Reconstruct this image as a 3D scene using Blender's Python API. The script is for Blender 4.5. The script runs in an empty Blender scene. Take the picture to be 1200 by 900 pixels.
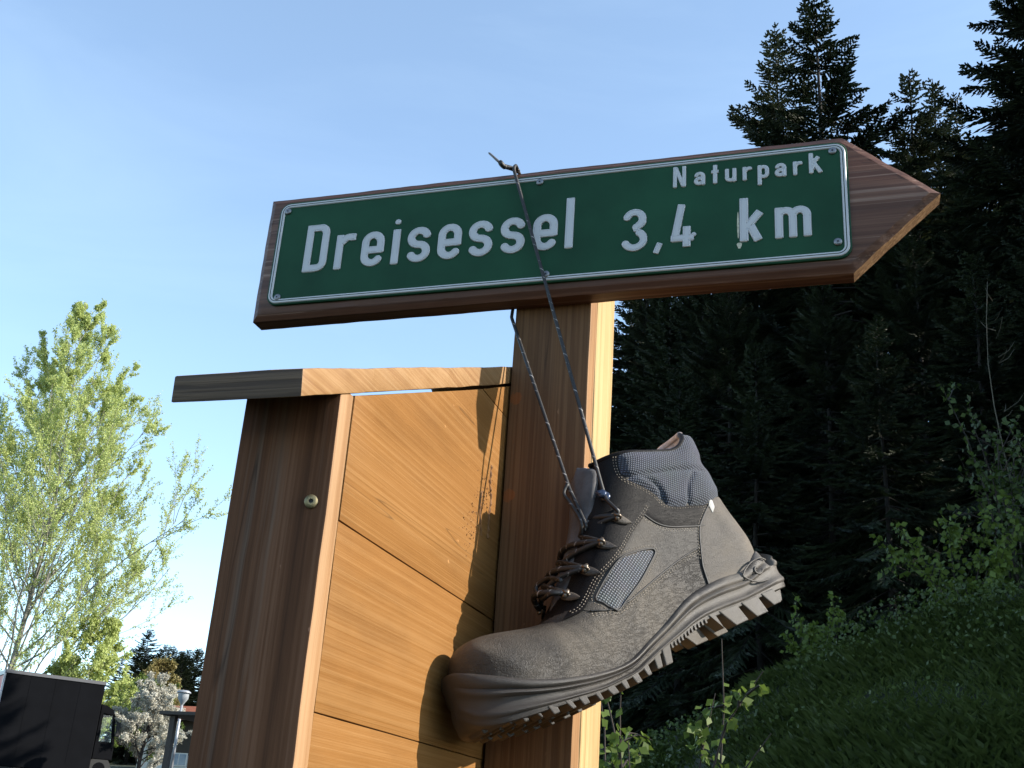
import bpy, bmesh, math, random
import numpy as np
from mathutils import Vector, Matrix, noise as mnoise
from mathutils.geometry import delaunay_2d_cdt

random.seed(7)
rng = np.random.default_rng(11)
SC = bpy.context.scene
COL = SC.collection
R = math.radians

# ------------------------------------------------------------------ camera
cam_d = bpy.data.cameras.new("camera")
cam_d.sensor_width = 36.0
cam_d.lens = 36.0 * 1338.0 / 1200.0
cam_d.clip_start = 0.02
cam_d.clip_end = 3000.0
cam = bpy.data.objects.new("camera", cam_d)
COL.objects.link(cam)
_r = Vector((0.95560583, 0.28740348, 0.06493647))
_u = Vector((0.05095905, -0.3782728, 0.92429047))
_b = Vector((0.29020799, -0.87994825, -0.3761255))
cam.matrix_world = Matrix(((_r.x, _u.x, _b.x, 0), (_r.y, _u.y, _b.y, 0), (_r.z, _u.z, _b.z, 1.6), (0, 0, 0, 1)))
SC.camera = cam

# ------------------------------------------------------------------ light
SUN = Vector((1.0, 0.155, 0.53)).normalized()
EL = math.asin(SUN.z)
AZ = math.atan2(SUN.x, SUN.y)            # clockwise from +Y
SC.view_settings.view_transform = 'Standard'
SC.view_settings.look = 'None'
SC.view_settings.exposure = 1.42
SC.view_settings.gamma = 1.0
world = bpy.data.worlds.new("World")
SC.world = world
world.use_nodes = True
wn, wl = world.node_tree.nodes, world.node_tree.links
wn.clear()
w_out = wn.new('ShaderNodeOutputWorld')
w_bg = wn.new('ShaderNodeBackground')
w_sky = wn.new('ShaderNodeTexSky')
w_sky.sky_type = 'NISHITA'
w_sky.sun_disc = False
w_sky.sun_elevation = EL
w_sky.sun_rotation = AZ
w_sky.altitude = 900
w_sky.air_density = 0.85
w_sky.dust_density = 0.7
w_sky.ozone_density = 0.7
# thin high cloud: streaky veil over the blue
w_tc = wn.new('ShaderNodeTexCoord')
w_map = wn.new('ShaderNodeMapping'); w_map.inputs['Scale'].default_value = (1.3, 2.2, 5.5)
w_map.inputs['Rotation'].default_value = (0.15, 0.22, 0.4)
w_no = wn.new('ShaderNodeTexNoise'); w_no.inputs['Scale'].default_value = 1.7
w_no.inputs['Detail'].default_value = 7; w_no.inputs['Roughness'].default_value = 0.55
w_no.inputs['Distortion'].default_value = 0.6
w_rm = wn.new('ShaderNodeMapRange')
w_rm.inputs['From Min'].default_value = 0.47; w_rm.inputs['From Max'].default_value = 0.85
w_rm.inputs['To Max'].default_value = 0.11; w_rm.inputs['To Min'].default_value = 0.05
w_mix = wn.new('ShaderNodeMixRGB'); w_mix.inputs['Color2'].default_value = (4.7, 5.4, 5.9, 1)
wl.new(w_tc.outputs['Generated'], w_map.inputs['Vector'])
wl.new(w_map.outputs['Vector'], w_no.inputs['Vector'])
wl.new(w_no.outputs['Fac'], w_rm.inputs['Value'])
wl.new(w_rm.outputs['Result'], w_mix.inputs['Fac'])
wl.new(w_sky.outputs['Color'], w_mix.inputs['Color1'])
w_tint = wn.new('ShaderNodeMixRGB'); w_tint.blend_type = 'MULTIPLY'; w_tint.inputs['Fac'].default_value = 1
w_tint.inputs['Color2'].default_value = (0.965, 1.012, 0.975, 1)          # white balance of the whole sky
wl.new(w_mix.outputs['Color'], w_tint.inputs['Color1']); wl.new(w_tint.outputs['Color'], w_bg.inputs['Color'])
w_bg.inputs['Strength'].default_value = 0.15
wl.new(w_bg.outputs['Background'], w_out.inputs['Surface'])

sun_d = bpy.data.lights.new("sun", 'SUN')
sun_d.energy = 3.7
sun_d.angle = R(0.53)
sun_d.color = (1.0, 0.93, 0.82)
sun = bpy.data.objects.new("sun", sun_d)
sun.rotation_euler = (-SUN).to_track_quat('-Z', 'Y').to_euler()
sun.location = (6, 2, 8)
COL.objects.link(sun)

# ------------------------------------------------------------------ helpers
def tag(o, label=None, cat=None, group=None, kind=None):
    if label: o['label'] = label
    if cat: o['category'] = cat
    if group: o['group'] = group
    if kind: o['kind'] = kind
    return o

def empty(name, loc=(0, 0, 0), label=None, cat=None, group=None):
    o = bpy.data.objects.new(name, None)
    o.empty_display_size = 0.1
    o.location = loc
    COL.objects.link(o)
    return tag(o, label, cat, group)

def put(name, me, mats=None, parent=None):
    o = bpy.data.objects.new(name, me)
    if mats is not None:
        for m in (mats if isinstance(mats, (list, tuple)) else [mats]):
            me.materials.append(m)
    if parent is not None:
        o.parent = parent
    COL.objects.link(o)
    return o

def mesh(name, verts, faces, mats=None, parent=None, smooth=False, midx=None):
    me = bpy.data.meshes.new(name)
    me.from_pydata([tuple(map(float, v)) for v in verts], [], [tuple(int(i) for i in f) for f in faces])
    if midx is not None:
        me.polygons.foreach_set('material_index', np.asarray(midx, dtype=np.int32))
    if smooth:
        me.polygons.foreach_set('use_smooth', [True] * len(me.polygons))
    me.update()
    return put(name, me, mats, parent)

def fast_mesh(name, V, F, mats=None, parent=None, smooth=False, midx=None):
    """V n x 3, F m x k (all faces of k corners)."""
    V = np.ascontiguousarray(V, dtype=np.float32); F = np.ascontiguousarray(F, dtype=np.int32)
    me = bpy.data.meshes.new(name)
    me.vertices.add(len(V)); me.vertices.foreach_set('co', V.ravel())
    k = F.shape[1]
    me.loops.add(F.size); me.loops.foreach_set('vertex_index', F.ravel())
    me.polygons.add(len(F))
    me.polygons.foreach_set('loop_start', np.arange(0, F.size, k, dtype=np.int32))
    me.polygons.foreach_set('loop_total', np.full(len(F), k, dtype=np.int32))
    if midx is not None:
        me.polygons.foreach_set('material_index', np.asarray(midx, dtype=np.int32))
    if smooth:
        me.polygons.foreach_set('use_smooth', np.ones(len(F), dtype=bool))
    me.update(calc_edges=True)
    me.validate()
    return put(name, me, mats, parent) if name else me

def bm_obj(name, bm, mats=None, parent=None, smooth=False):
    me = bpy.data.meshes.new(name)
    bm.normal_update()
    bm.to_mesh(me); bm.free()
    if smooth:
        me.polygons.foreach_set('use_smooth', [True] * len(me.polygons))
    return put(name, me, mats, parent)

def add_box(bm, x0, x1, y0, y1, z0, z1):
    vs = [bm.verts.new(p) for p in ((x0, y0, z0), (x1, y0, z0), (x1, y1, z0), (x0, y1, z0), (x0, y0, z1), (x1, y0, z1), (x1, y1, z1), (x0, y1, z1))]
    for f in ((3, 2, 1, 0), (4, 5, 6, 7), (0, 1, 5, 4), (1, 2, 6, 5), (2, 3, 7, 6), (3, 0, 4, 7)):
        bm.faces.new([vs[i] for i in f])
    return vs

def rough_prism(name, poly, axis, a0, a1, mat, parent, bev=0.0012, jit=0.0004, cell=0.02, seed=0):
    """A plank: the outline POLY (in the two other axes) run along AXIS from a0 to a1; edges eased and slightly uneven."""
    bm = bmesh.new()
    def P(p, a):
        if axis == 'x': return (a, p[0], p[1])
        if axis == 'y': return (p[0], a, p[1])
        return (p[0], p[1], a)
    lo = [bm.verts.new(P(p, a0)) for p in poly]; hi = [bm.verts.new(P(p, a1)) for p in poly]
    n = len(poly)
    bm.faces.new(lo[::-1]); bm.faces.new(hi)
    for i in range(n):
        bm.faces.new((lo[i], lo[(i + 1) % n], hi[(i + 1) % n], hi[i]))
    bmesh.ops.recalc_face_normals(bm, faces=bm.faces)
    bmesh.ops.bevel(bm, geom=list(bm.edges), offset=bev, segments=2, affect='EDGES', profile=0.6)
    # cut into cells so that the edges can wander
    for ax in range(3):
        c = [v.co[ax] for v in bm.verts]; m0, m1 = min(c), max(c)
        k = int((m1 - m0) / cell)
        for i in range(1, min(k, 60)):
            nrm = [0, 0, 0]; nrm[ax] = 1; co = [0, 0, 0]; co[ax] = m0 + (m1 - m0) * i / k
            bmesh.ops.bisect_plane(bm, geom=list(bm.verts) + list(bm.edges) + list(bm.faces), plane_co=co, plane_no=nrm, dist=1e-5)
    off = Vector((seed * 3.7, seed * 1.3, seed * 2.1))
    for v in bm.verts:
        d = mnoise.noise_vector(v.co * 22 + off) * jit + mnoise.noise_vector(v.co * 90 + off) * jit * 0.7
        v.co += d
    o = bm_obj(name, bm, mat, parent, smooth=True)
    o.data.set_sharp_from_angle(angle=R(35))
    return o

def catmull(P, n=8, closed=False):
    P = np.asarray(P, float); m = len(P); out = []
    for i in range(m if closed else m - 1):
        if closed: a, b, c, d = P[i - 1], P[i], P[(i + 1) % m], P[(i + 2) % m]
        else: a, b, c, d = P[max(i - 1, 0)], P[i], P[i + 1], P[min(i + 2, m - 1)]
        for k in range(n):
            t = k / n
            out.append(.5 * ((2 * b) + (c - a) * t + (2 * a - 5 * b + 4 * c - d) * t * t + (3 * b - a - 3 * c + d) * t ** 3))
    if not closed: out.append(P[-1])
    return np.array(out)

def resample(P, step):
    P = np.asarray(P, float)
    s = np.concatenate([[0], np.cumsum(np.linalg.norm(np.diff(P, axis=0), axis=1))])
    n = max(2, int(round(s[-1] / step)) + 1)
    t = np.linspace(0, s[-1], n)
    return np.stack([np.interp(t, s, P[:, i]) for i in range(P.shape[1])], 1)

def tube_arrays(P, rad, sides=8, cap=True):
    P = np.asarray(P, float); n = len(P)
    rad = np.broadcast_to(np.asarray(rad, float), (n,))
    T = np.gradient(P, axis=0); T /= np.linalg.norm(T, axis=1)[:, None] + 1e-12
    N = np.zeros_like(P)
    ref = np.array([0, 0, 1.]) if abs(T[0, 2]) < 0.9 else np.array([1., 0, 0])
    N[0] = np.cross(T[0], ref); N[0] /= np.linalg.norm(N[0])
    for i in range(1, n):
        v = N[i - 1] - T[i] * (N[i - 1] @ T[i]); N[i] = v / (np.linalg.norm(v) + 1e-12)
    B = np.cross(T, N)
    a = np.arange(sides) * 2 * math.pi / sides
    V = (P[:, None] + rad[:, None, None] * (np.cos(a)[None, :, None] * N[:, None] + np.sin(a)[None, :, None] * B[:, None])).reshape(-1, 3)
    i = np.arange(n - 1)[:, None] * sides; j = np.arange(sides)[None]
    j2 = (j + 1) % sides
    F = np.stack([i + j, i + j2, i + sides + j2, i + sides + j], -1).reshape(-1, 4)
    faces = [tuple(f) for f in F]
    if cap:
        faces.append(tuple(range(sides))[::-1]); faces.append(tuple((n - 1) * sides + k for k in range(sides)))
    return V, faces

def tube(name, P, rad, mat, parent=None, sides=8, smooth=True):
    V, F = tube_arrays(P, rad, sides)
    return mesh(name, V, F, mat, parent, smooth)

class MB:
    """collects pieces into one mesh"""
    def __init__(self): self.v = []; self.f = []; self.m = []
    def add(self, V, F, mi=0):
        k = len(self.v); self.v += [tuple(p) for p in V]
        for f in F: self.f.append(tuple(i + k for i in f)); self.m.append(mi)
    def box(self, x0, x1, y0, y1, z0, z1, mi=0):
        self.add([(x0, y0, z0), (x1, y0, z0), (x1, y1, z0), (x0, y1, z0), (x0, y0, z1), (x1, y0, z1), (x1, y1, z1), (x0, y1, z1)],
                 [(3, 2, 1, 0), (4, 5, 6, 7), (0, 1, 5, 4), (1, 2, 6, 5), (2, 3, 7, 6), (3, 0, 4, 7)], mi)
    def tube(self, P, rad, sides=8, mi=0): V, F = tube_arrays(P, rad, sides); self.add(V, F, mi)
    def build(self, name, mats, parent=None, smooth=False, bevel=0):
        o = mesh(name, self.v, self.f, mats, parent, smooth, self.m)
        if bevel:
            b = o.modifiers.new('b', 'BEVEL'); b.width = bevel; b.segments = 2; b.limit_method = 'ANGLE'
        return o

# ------------------------------------------------------------------ materials
def new_mat(name):
    m = bpy.data.materials.new(name); m.use_nodes = True
    nt = m.node_tree
    return m, nt.nodes, nt.links, nt.nodes['Principled BSDF']

def c4(c): return (c[0], c[1], c[2], 1)

def ramp(nodes, stops):
    r = nodes.new('ShaderNodeValToRGB'); e = r.color_ramp.elements
    while len(e) > 1: e.remove(e[-1])
    e[0].position = stops[0][0]; e[0].color = c4(stops[0][1])
    for p, c in stops[1:]:
        x = e.new(p); x.color = c4(c)
    return r

def noise_node(nodes, links, vec, scale, detail=4, rough=0.55, dist=0.0):
    n = nodes.new('ShaderNodeTexNoise')
    n.inputs['Scale'].default_value = scale; n.inputs['Detail'].default_value = detail
    n.inputs['Roughness'].default_value = rough; n.inputs['Distortion'].default_value = dist
    links.new(vec, n.inputs['Vector'])
    return n

def simple(name, col, rough=0.6, metal=0.0, var=0.0, vscale=8.0, bump=0.0, bscale=60.0, spec=0.5):
    m, n, l, b = new_mat(name)
    b.inputs['Base Color'].default_value = c4(col); b.inputs['Roughness'].default_value = rough
    b.inputs['Metallic'].default_value = metal; b.inputs['Specular IOR Level'].default_value = spec
    tc = n.new('ShaderNodeTexCoord')
    if var:
        no = noise_node(n, l, tc.outputs['Object'], vscale, 5)
        r = ramp(n, [(0.3, [c * (1 - var) for c in col]), (0.7, [min(1, c * (1 + var)) for c in col])])
        l.new(no.outputs['Fac'], r.inputs['Fac']); l.new(r.outputs['Color'], b.inputs['Base Color'])
    if bump:
        no = noise_node(n, l, tc.outputs['Object'], bscale, 4)
        bp = n.new('ShaderNodeBump'); bp.inputs['Strength'].default_value = 0.6; bp.inputs['Distance'].default_value = bump
        l.new(no.outputs['Fac'], bp.inputs['Height']); l.new(bp.outputs['Normal'], b.inputs['Normal'])
    return m

def wood(name, dark, mid, light, axis, ring=130.0, rough=0.62, fine=1.0, wear=None, wear_amt=0.0, wear_f=90.0, bump=0.0006, spot=None, contrast=1.0, spec=0.35, crack=False):
    """Sawn and stained softwood: growth bands running along AXIS, fibre streaks, small knots, worn places."""
    m, n, l, b = new_mat(name)
    tc = n.new('ShaderNodeTexCoord'); oi = n.new('ShaderNodeObjectInfo')
    mul = n.new('ShaderNodeVectorMath'); mul.operation = 'SCALE'; mul.inputs['Scale'].default_value = 7.3
    comb = n.new('ShaderNodeCombineXYZ')
    for k in range(3): l.new(oi.outputs['Random'], comb.inputs[k])
    l.new(comb.outputs['Vector'], mul.inputs[0])
    add = n.new('ShaderNodeVectorMath'); add.operation = 'ADD'
    l.new(tc.outputs['Object'], add.inputs[0]); l.new(mul.outputs['Vector'], add.inputs[1])
    def st(al, ac):
        mp = n.new('ShaderNodeMapping')
        s = [ac, ac, ac]; s['xyz'.index(axis)] = al
        mp.inputs['Scale'].default_value = s
        l.new(add.outputs['Vector'], mp.inputs['Vector'])
        return mp.outputs['Vector']
    bands = noise_node(n, l, st(0.5, ring * 1.1), 1.0, 4, 0.6, 0.5)
    fib = noise_node(n, l, st(9.0, 520.0), 1.0, 3, 0.6)
    big = noise_node(n, l, st(0.8, 14.0), 1.0, 4, 0.5)
    blot = noise_node(n, l, st(7.0, 26.0), 1.0, 5, 0.6)
    mixh = n.new('ShaderNodeMath'); mixh.operation = 'MULTIPLY_ADD'
    l.new(fib.outputs['Fac'], mixh.inputs[0]); mixh.inputs[1].default_value = 0.34 * fine
    l.new(bands.outputs['Fac'], mixh.inputs[2])
    mix2 = n.new('ShaderNodeMath'); mix2.operation = 'MULTIPLY_ADD'
    l.new(big.outputs['Fac'], mix2.inputs[0]); mix2.inputs[1].default_value = 0.35
    l.new(mixh.outputs[0], mix2.inputs[2])
    w = 0.16 / contrast
    rp = ramp(n, [(0.84 - w - 0.1, dark), (0.84 - 0.02, mid), (0.84 + w, light)])
    # shift into 0..1 range of the ramp
    l.new(mix2.outputs[0], rp.inputs['Fac'])
    col = rp.outputs['Color']
    br = n.new('ShaderNodeMixRGB'); br.blend_type = 'MULTIPLY'; br.inputs['Fac'].default_value = 0.55
    r2 = ramp(n, [(0.25, (0.62, 0.60, 0.58)), (0.55, (1, 1, 1)), (0.8, (1.0, 1.0, 1.0))])
    l.new(blot.outputs['Fac'], r2.inputs['Fac']); l.new(col, br.inputs['Color1']); l.new(r2.outputs['Color'], br.inputs['Color2'])
    col = br.outputs['Color']
    if wear:
        wn_ = noise_node(n, l, st(1.6, wear_f), 1.0, 5, 0.6, 0.3)
        wr = n.new('ShaderNodeMapRange'); wr.inputs['From Min'].default_value = 0.56; wr.inputs['From Max'].default_value = 0.72
        wr.inputs['To Max'].default_value = wear_amt
        l.new(wn_.outputs['Fac'], wr.inputs['Value'])
        wm = n.new('ShaderNodeMixRGB'); wm.inputs['Color2'].default_value = c4(wear)
        l.new(wr.outputs['Result'], wm.inputs['Fac']); l.new(col, wm.inputs['Color1']); col = wm.outputs['Color']
    if crack:        # fine drying cracks along the grain, and small pale nicks
        cn = noise_node(n, l, st(1.3, 46.0), 1.0, 2, 0.5, 0.25)
        c1 = n.new('ShaderNodeMath'); c1.operation = 'SUBTRACT'; c1.inputs[1].default_value = 0.66; l.new(cn.outputs['Fac'], c1.inputs[0])
        c2 = n.new('ShaderNodeMath'); c2.operation = 'ABSOLUTE'; l.new(c1.outputs[0], c2.inputs[0])
        c3 = n.new('ShaderNodeMapRange'); c3.inputs['From Max'].default_value = 0.006; c3.inputs['To Min'].default_value = 0.55; l.new(c2.outputs[0], c3.inputs['Value'])
        cm = n.new('ShaderNodeMixRGB'); cm.blend_type = 'MULTIPLY'; cm.inputs['Fac'].default_value = 1
        l.new(col, cm.inputs['Color1']); l.new(c3.outputs['Result'], cm.inputs['Color2']); col = cm.outputs['Color']
        pn = noise_node(n, l, st(60.0, 130.0), 1.0, 2, 0.5)
        pr = n.new('ShaderNodeMapRange'); pr.inputs['From Min'].default_value = 0.755; pr.inputs['From Max'].default_value = 0.79; pr.inputs['To Max'].default_value = 0.55
        l.new(pn.outputs['Fac'], pr.inputs['Value'])
        pm = n.new('ShaderNodeMixRGB'); pm.inputs['Color2'].default_value = c4([min(1, q * 2.0 + 0.04) for q in light])
        l.new(pr.outputs['Result'], pm.inputs['Fac']); l.new(col, pm.inputs['Color1']); col = pm.outputs['Color']
    if spot:
        for (px, py, pz, rad, sc) in spot:
            vm = n.new('ShaderNodeVectorMath'); vm.operation = 'DISTANCE'; vm.inputs[1].default_value = (px, py, pz)
            l.new(tc.outputs['Object'], vm.inputs[0])
            nn = noise_node(n, l, tc.outputs['Object'], 220, 3)
            ad = n.new('ShaderNodeMath'); ad.operation = 'MULTIPLY_ADD'; ad.inputs[1].default_value = -0.010
            l.new(nn.outputs['Fac'], ad.inputs[0]); l.new(vm.outputs['Value'], ad.inputs[2])
            mr = n.new('ShaderNodeMapRange'); mr.inputs['From Min'].default_value = rad - 0.005; mr.inputs['From Max'].default_value = rad - 0.0005 - 0.003
            mr.inputs['To Min'].default_value = 0.5; mr.inputs['To Max'].default_value = 0
            l.new(ad.outputs[0], mr.inputs['Value'])
            sm = n.new('ShaderNodeMixRGB'); sm.inputs['Color2'].default_value = c4(sc)
            l.new(mr.outputs['Result'], sm.inputs['Fac']); l.new(col, sm.inputs['Color1']); col = sm.outputs['Color']
    l.new(col, b.inputs['Base Color'])
    b.inputs['Roughness'].default_value = rough; b.inputs['Specular IOR Level'].default_value = spec
    bp = n.new('ShaderNodeBump'); bp.inputs['Strength'].default_value = 0.7; bp.inputs['Distance'].default_value = bump
    l.new(mix2.outputs[0], bp.inputs['Height']); l.new(bp.outputs['Normal'], b.inputs['Normal'])
    return m

def leaf_mat(name, c0, c1, trans=0.35, rough=0.55):
    m, n, l, b = new_mat(name)
    tc = n.new('ShaderNodeTexCoord')
    no = noise_node(n, l, tc.outputs['Object'], 1.1, 4)
    no2 = noise_node(n, l, tc.outputs['Object'], 14.0, 2)
    ad = n.new('ShaderNodeMath'); ad.operation = 'MULTIPLY_ADD'; ad.inputs[1].default_value = 0.6
    l.new(no2.outputs['Fac'], ad.inputs[0]); l.new(no.outputs['Fac'], ad.inputs[2])
    r = ramp(n, [(0.55, c0), (1.05, c1)])
    r.color_ramp.elements[1].position = 1.0
    l.new(ad.outputs[0], r.inputs['Fac']); l.new(r.outputs['Color'], b.inputs['Base Color'])
    b.inputs['Roughness'].default_value = rough; b.inputs['Specular IOR Level'].default_value = 0.3
    if trans:
        tr = n.new('ShaderNodeBsdfTranslucent'); l.new(r.outputs['Color'], tr.inputs['Color'])
        mx = n.new('ShaderNodeMixShader'); mx.inputs['Fac'].default_value = trans
        out = n['Material Output']
        l.new(b.outputs['BSDF'], mx.inputs[1]); l.new(tr.outputs['BSDF'], mx.inputs[2]); l.new(mx.outputs['Shader'], out.inputs['Surface'])
    return m

M = {}
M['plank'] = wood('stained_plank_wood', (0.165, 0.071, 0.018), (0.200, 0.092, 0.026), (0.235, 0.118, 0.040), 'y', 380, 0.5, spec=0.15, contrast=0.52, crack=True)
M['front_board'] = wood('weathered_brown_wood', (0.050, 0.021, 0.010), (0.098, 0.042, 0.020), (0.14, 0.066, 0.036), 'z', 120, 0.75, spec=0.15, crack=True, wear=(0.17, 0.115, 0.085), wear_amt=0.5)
M['edge_board'] = wood('sawn_edge_wood', (0.19, 0.095, 0.036), (0.26, 0.14, 0.062), (0.32, 0.19, 0.095), 'z', 140, 0.6)
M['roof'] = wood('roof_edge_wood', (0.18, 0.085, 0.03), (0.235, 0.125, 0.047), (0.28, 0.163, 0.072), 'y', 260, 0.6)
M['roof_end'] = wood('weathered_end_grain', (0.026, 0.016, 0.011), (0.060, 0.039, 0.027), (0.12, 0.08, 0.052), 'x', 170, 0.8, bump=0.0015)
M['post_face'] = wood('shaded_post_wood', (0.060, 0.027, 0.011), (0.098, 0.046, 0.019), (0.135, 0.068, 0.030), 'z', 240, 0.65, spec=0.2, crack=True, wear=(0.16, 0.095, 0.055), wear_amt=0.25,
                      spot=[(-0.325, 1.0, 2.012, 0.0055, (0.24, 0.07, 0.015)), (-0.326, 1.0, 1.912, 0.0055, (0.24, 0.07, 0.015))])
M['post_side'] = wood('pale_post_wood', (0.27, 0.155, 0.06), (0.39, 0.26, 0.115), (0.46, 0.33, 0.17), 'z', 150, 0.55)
M['arrow'] = wood('arrow_board_wood', (0.040, 0.014, 0.007), (0.078, 0.030, 0.016), (0.13, 0.06, 0.036), 'x', 110, 0.5, wear=(0.26, 0.165, 0.125), wear_amt=0.95, wear_f=240.0, spec=0.3)
M['arrow_cut'] = wood('arrow_cut_end_wood', (0.09, 0.042, 0.017), (0.15, 0.078, 0.032), (0.23, 0.135, 0.065), 'x', 260, 0.6, bump=0.0012)
M['steel'] = simple('screw_steel', (0.20, 0.20, 0.21), 0.45, 0.9)
M['brass'] = simple('yellow_zinc_screw', (0.22, 0.18, 0.10), 0.5, 0.8)
M['dark_slot'] = simple('screw_recess', (0.03, 0.03, 0.03), 0.7)
M['sign_green'] = simple('sign_green_enamel', (0.011, 0.052, 0.026), 0.5, 0, 0.2, 14, spec=0.12)
M['sign_white'] = simple('sign_white_paint', (0.43, 0.43, 0.44), 0.40, 0, 0.03, 40)
M['sign_line'] = simple('sign_dark_line', (0.03, 0.045, 0.04), 0.5)
M['alu'] = simple('bare_aluminium', (0.7, 0.7, 0.7), 0.4, 0.8)

# ------------------------------------------------------------------ ground
CRX = [-6.5, -4.6, -3.4, -2.6, -2.0, -1.5, -1.1, -0.65, -0.1, 0.4, 0.9, 3, 8, 25, 60]
CRZ = [0.50, 0.56, 0.85, 1.35, 1.82, 2.10, 2.27, 2.58, 2.84, 3.00, 3.14, 3.6, 4.4, 5.5, 7.0]
def ground_z(x, y):
    x = np.asarray(x, float); y = np.asarray(y, float)
    base = 0.083 * np.clip(y + 1.0, 0, 22) + 0.072 * np.clip(y - 21.0, 0, 70) + 0.02 * np.clip(y - 90, 0, 1e4)
    base = base * (1 - np.exp(-np.clip(y + 1, 0, 1e4) / 3))
    cz = np.interp(x, CRX, CRZ)
    yc = 7.0
    bank = np.where(y < yc, cz - 0.45 * (yc - y), cz + 0.055 * (y - yc))
    k = 0.25
    d = np.clip(0.5 + 0.5 * (bank - base) / k, 0, 1)
    z = base * (1 - d) + bank * d + k * d * (1 - d)
    return np.where(bank < base - k, base, z)
def gz(x, y): return float(ground_z(x, y))

def grid_axis(a, fine0, fine1, b, step, grow=1.18):
    v = list(np.arange(fine0, fine1 + 1e-6, step)); s = step
    while v[-1] < b: s *= grow; v.append(v[-1] + s)
    s = step
    while v[0] > a: s *= grow; v.insert(0, v[0] - s)
    return np.array(v)
xs = grid_axis(-900, -8, 8, 900, 0.2); ys = grid_axis(-300, -2, 12, 1500, 0.2)
X, Y = np.meshgrid(xs, ys)
Z = ground_z(X, Y)
near = np.clip(1 - np.hypot(X, Y - 4) / 14, 0, 1)
Z += near * 0.03 * np.sin(X * 3.1 + 1.7 * np.sin(Y * 2.3)) * np.cos(Y * 2.7) * (X > -3)
nx, ny = len(xs), len(ys)
i = np.arange(ny - 1)[:, None] * nx + np.arange(nx - 1)[None]
F = np.stack([i, i + 1, i + nx + 1, i + nx], -1).reshape(-1, 4)
gm, n, l, b = new_mat('grassy_ground')
tc = n.new('ShaderNodeTexCoord')
n1 = noise_node(n, l, tc.outputs['Object'], 0.9, 8, 0.65); n2 = noise_node(n, l, tc.outputs['Object'], 30, 4, 0.7)
r1 = ramp(n, [(0.35, (0.018, 0.024, 0.008)), (0.55, (0.026, 0.040, 0.011)), (0.75, (0.05, 0.045, 0.02))])
l.new(n1.outputs['Fac'], r1.inputs['Fac'])
mm = n.new('ShaderNodeMixRGB'); mm.blend_type = 'MULTIPLY'; mm.inputs['Fac'].default_value = 0.6
l.new(r1.outputs['Color'], mm.inputs['Color1']); l.new(n2.outputs['Color'], mm.inputs['Color2'])
l.new(mm.outputs['Color'], b.inputs['Base Color']); b.inputs['Roughness'].default_value = 0.95
bp = n.new('ShaderNodeBump'); bp.inputs['Distance'].default_value = 0.05; l.new(n2.outputs['Fac'], bp.inputs['Height']); l.new(bp.outputs['Normal'], b.inputs['Normal'])
tag(fast_mesh('ground', np.stack([X, Y, Z], -1).reshape(-1, 3), F, gm, None, True), kind='structure')

# car park: gravelled asphalt sheet on the left, following the slope
am = simple('asphalt', (0.055, 0.053, 0.05), 0.9, 0, 0.3, 3.0, 0.004, 180)
px_ = np.linspace(-42, -8.5, 40); py_ = np.linspace(14, 44, 30)
X, Y = np.meshgrid(px_, py_); Z = ground_z(X, Y) + 0.02
i = np.arange(29)[:, None] * 40 + np.arange(39)[None]
tag(fast_mesh('car_park', np.stack([X, Y, Z], -1).reshape(-1, 3), np.stack([i, i + 1, i + 41, i + 40], -1).reshape(-1, 4), am, None, True), kind='structure')

# ------------------------------------------------------------------ notice board, seen end-on
XP = -0.334                                    # outer face of the lit planks
RS = 0.4290                                    # slope of the little gable roof
def roof_bot(y): return 1.852 + RS * (min(y, 2 * 1.02 - y) - 0.591)
board = empty('notice_board', (-0.37, 1.02, gz(-0.37, 1.02)), 'orange stained wooden board with a small gable roof, seen from its narrow end', 'notice board')
def under(o, root):
    """parent O (built in world space) without moving it"""
    o.parent = root
    o.matrix_parent_inverse = Matrix.Translation(-Vector(root.location))
    return o
for (y0, y1, tp) in ((0.6475, 0.667, 1), (1.373, 1.3925, 0)):
    zt = roof_bot(0.6475) + 0.006
    zb = gz(-0.37, 1.0) - 0.1
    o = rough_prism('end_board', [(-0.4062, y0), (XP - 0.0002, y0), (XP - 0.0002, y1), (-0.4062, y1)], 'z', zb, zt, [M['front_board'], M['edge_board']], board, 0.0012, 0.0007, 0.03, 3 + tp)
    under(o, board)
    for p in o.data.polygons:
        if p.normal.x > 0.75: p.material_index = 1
# planks on both broad sides
joints = [0.25, 0.379, 0.502, 0.625, 0.748, 0.871, 0.994, 1.117, 1.240, 1.363, 1.486, 1.5475, 1.6706, 1.7937, 1.9922, 2.12]
def clip_plank(z0, z1, gap, ya, yb, yp=1.02):
    """outline of a plank between z0 and z1 under the gable, in (y, z)"""
    top = lambda y: roof_bot(y) - 0.0022
    if top(ya) >= z1: return [(ya, z0), (yb, z0), (yb, z1), (ya, z1)]
    if top(yp) <= z0 + 0.004: return None
    pts = []
    yl = ya if top(ya) > z0 else 0.591 + (z0 + 0.0035 - 1.852) / RS
    yr = yb if top(yb) > z0 else 2 * yp - yl
    pts += [(yl, z0), (yr, z0)]
    if top(yb) > z0 + 0.003: pts.append((yb, top(yb)))
    if top(yp) > z1:
        ye = 0.591 + (z1 + 0.0035 - 1.852) / RS
        pts += [(2 * yp - ye, z1), (ye, z1)]
    else: pts.append((yp, top(yp)))
    if top(ya) > z0 + 0.003: pts.append((ya, top(ya)))
    return pts
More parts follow.
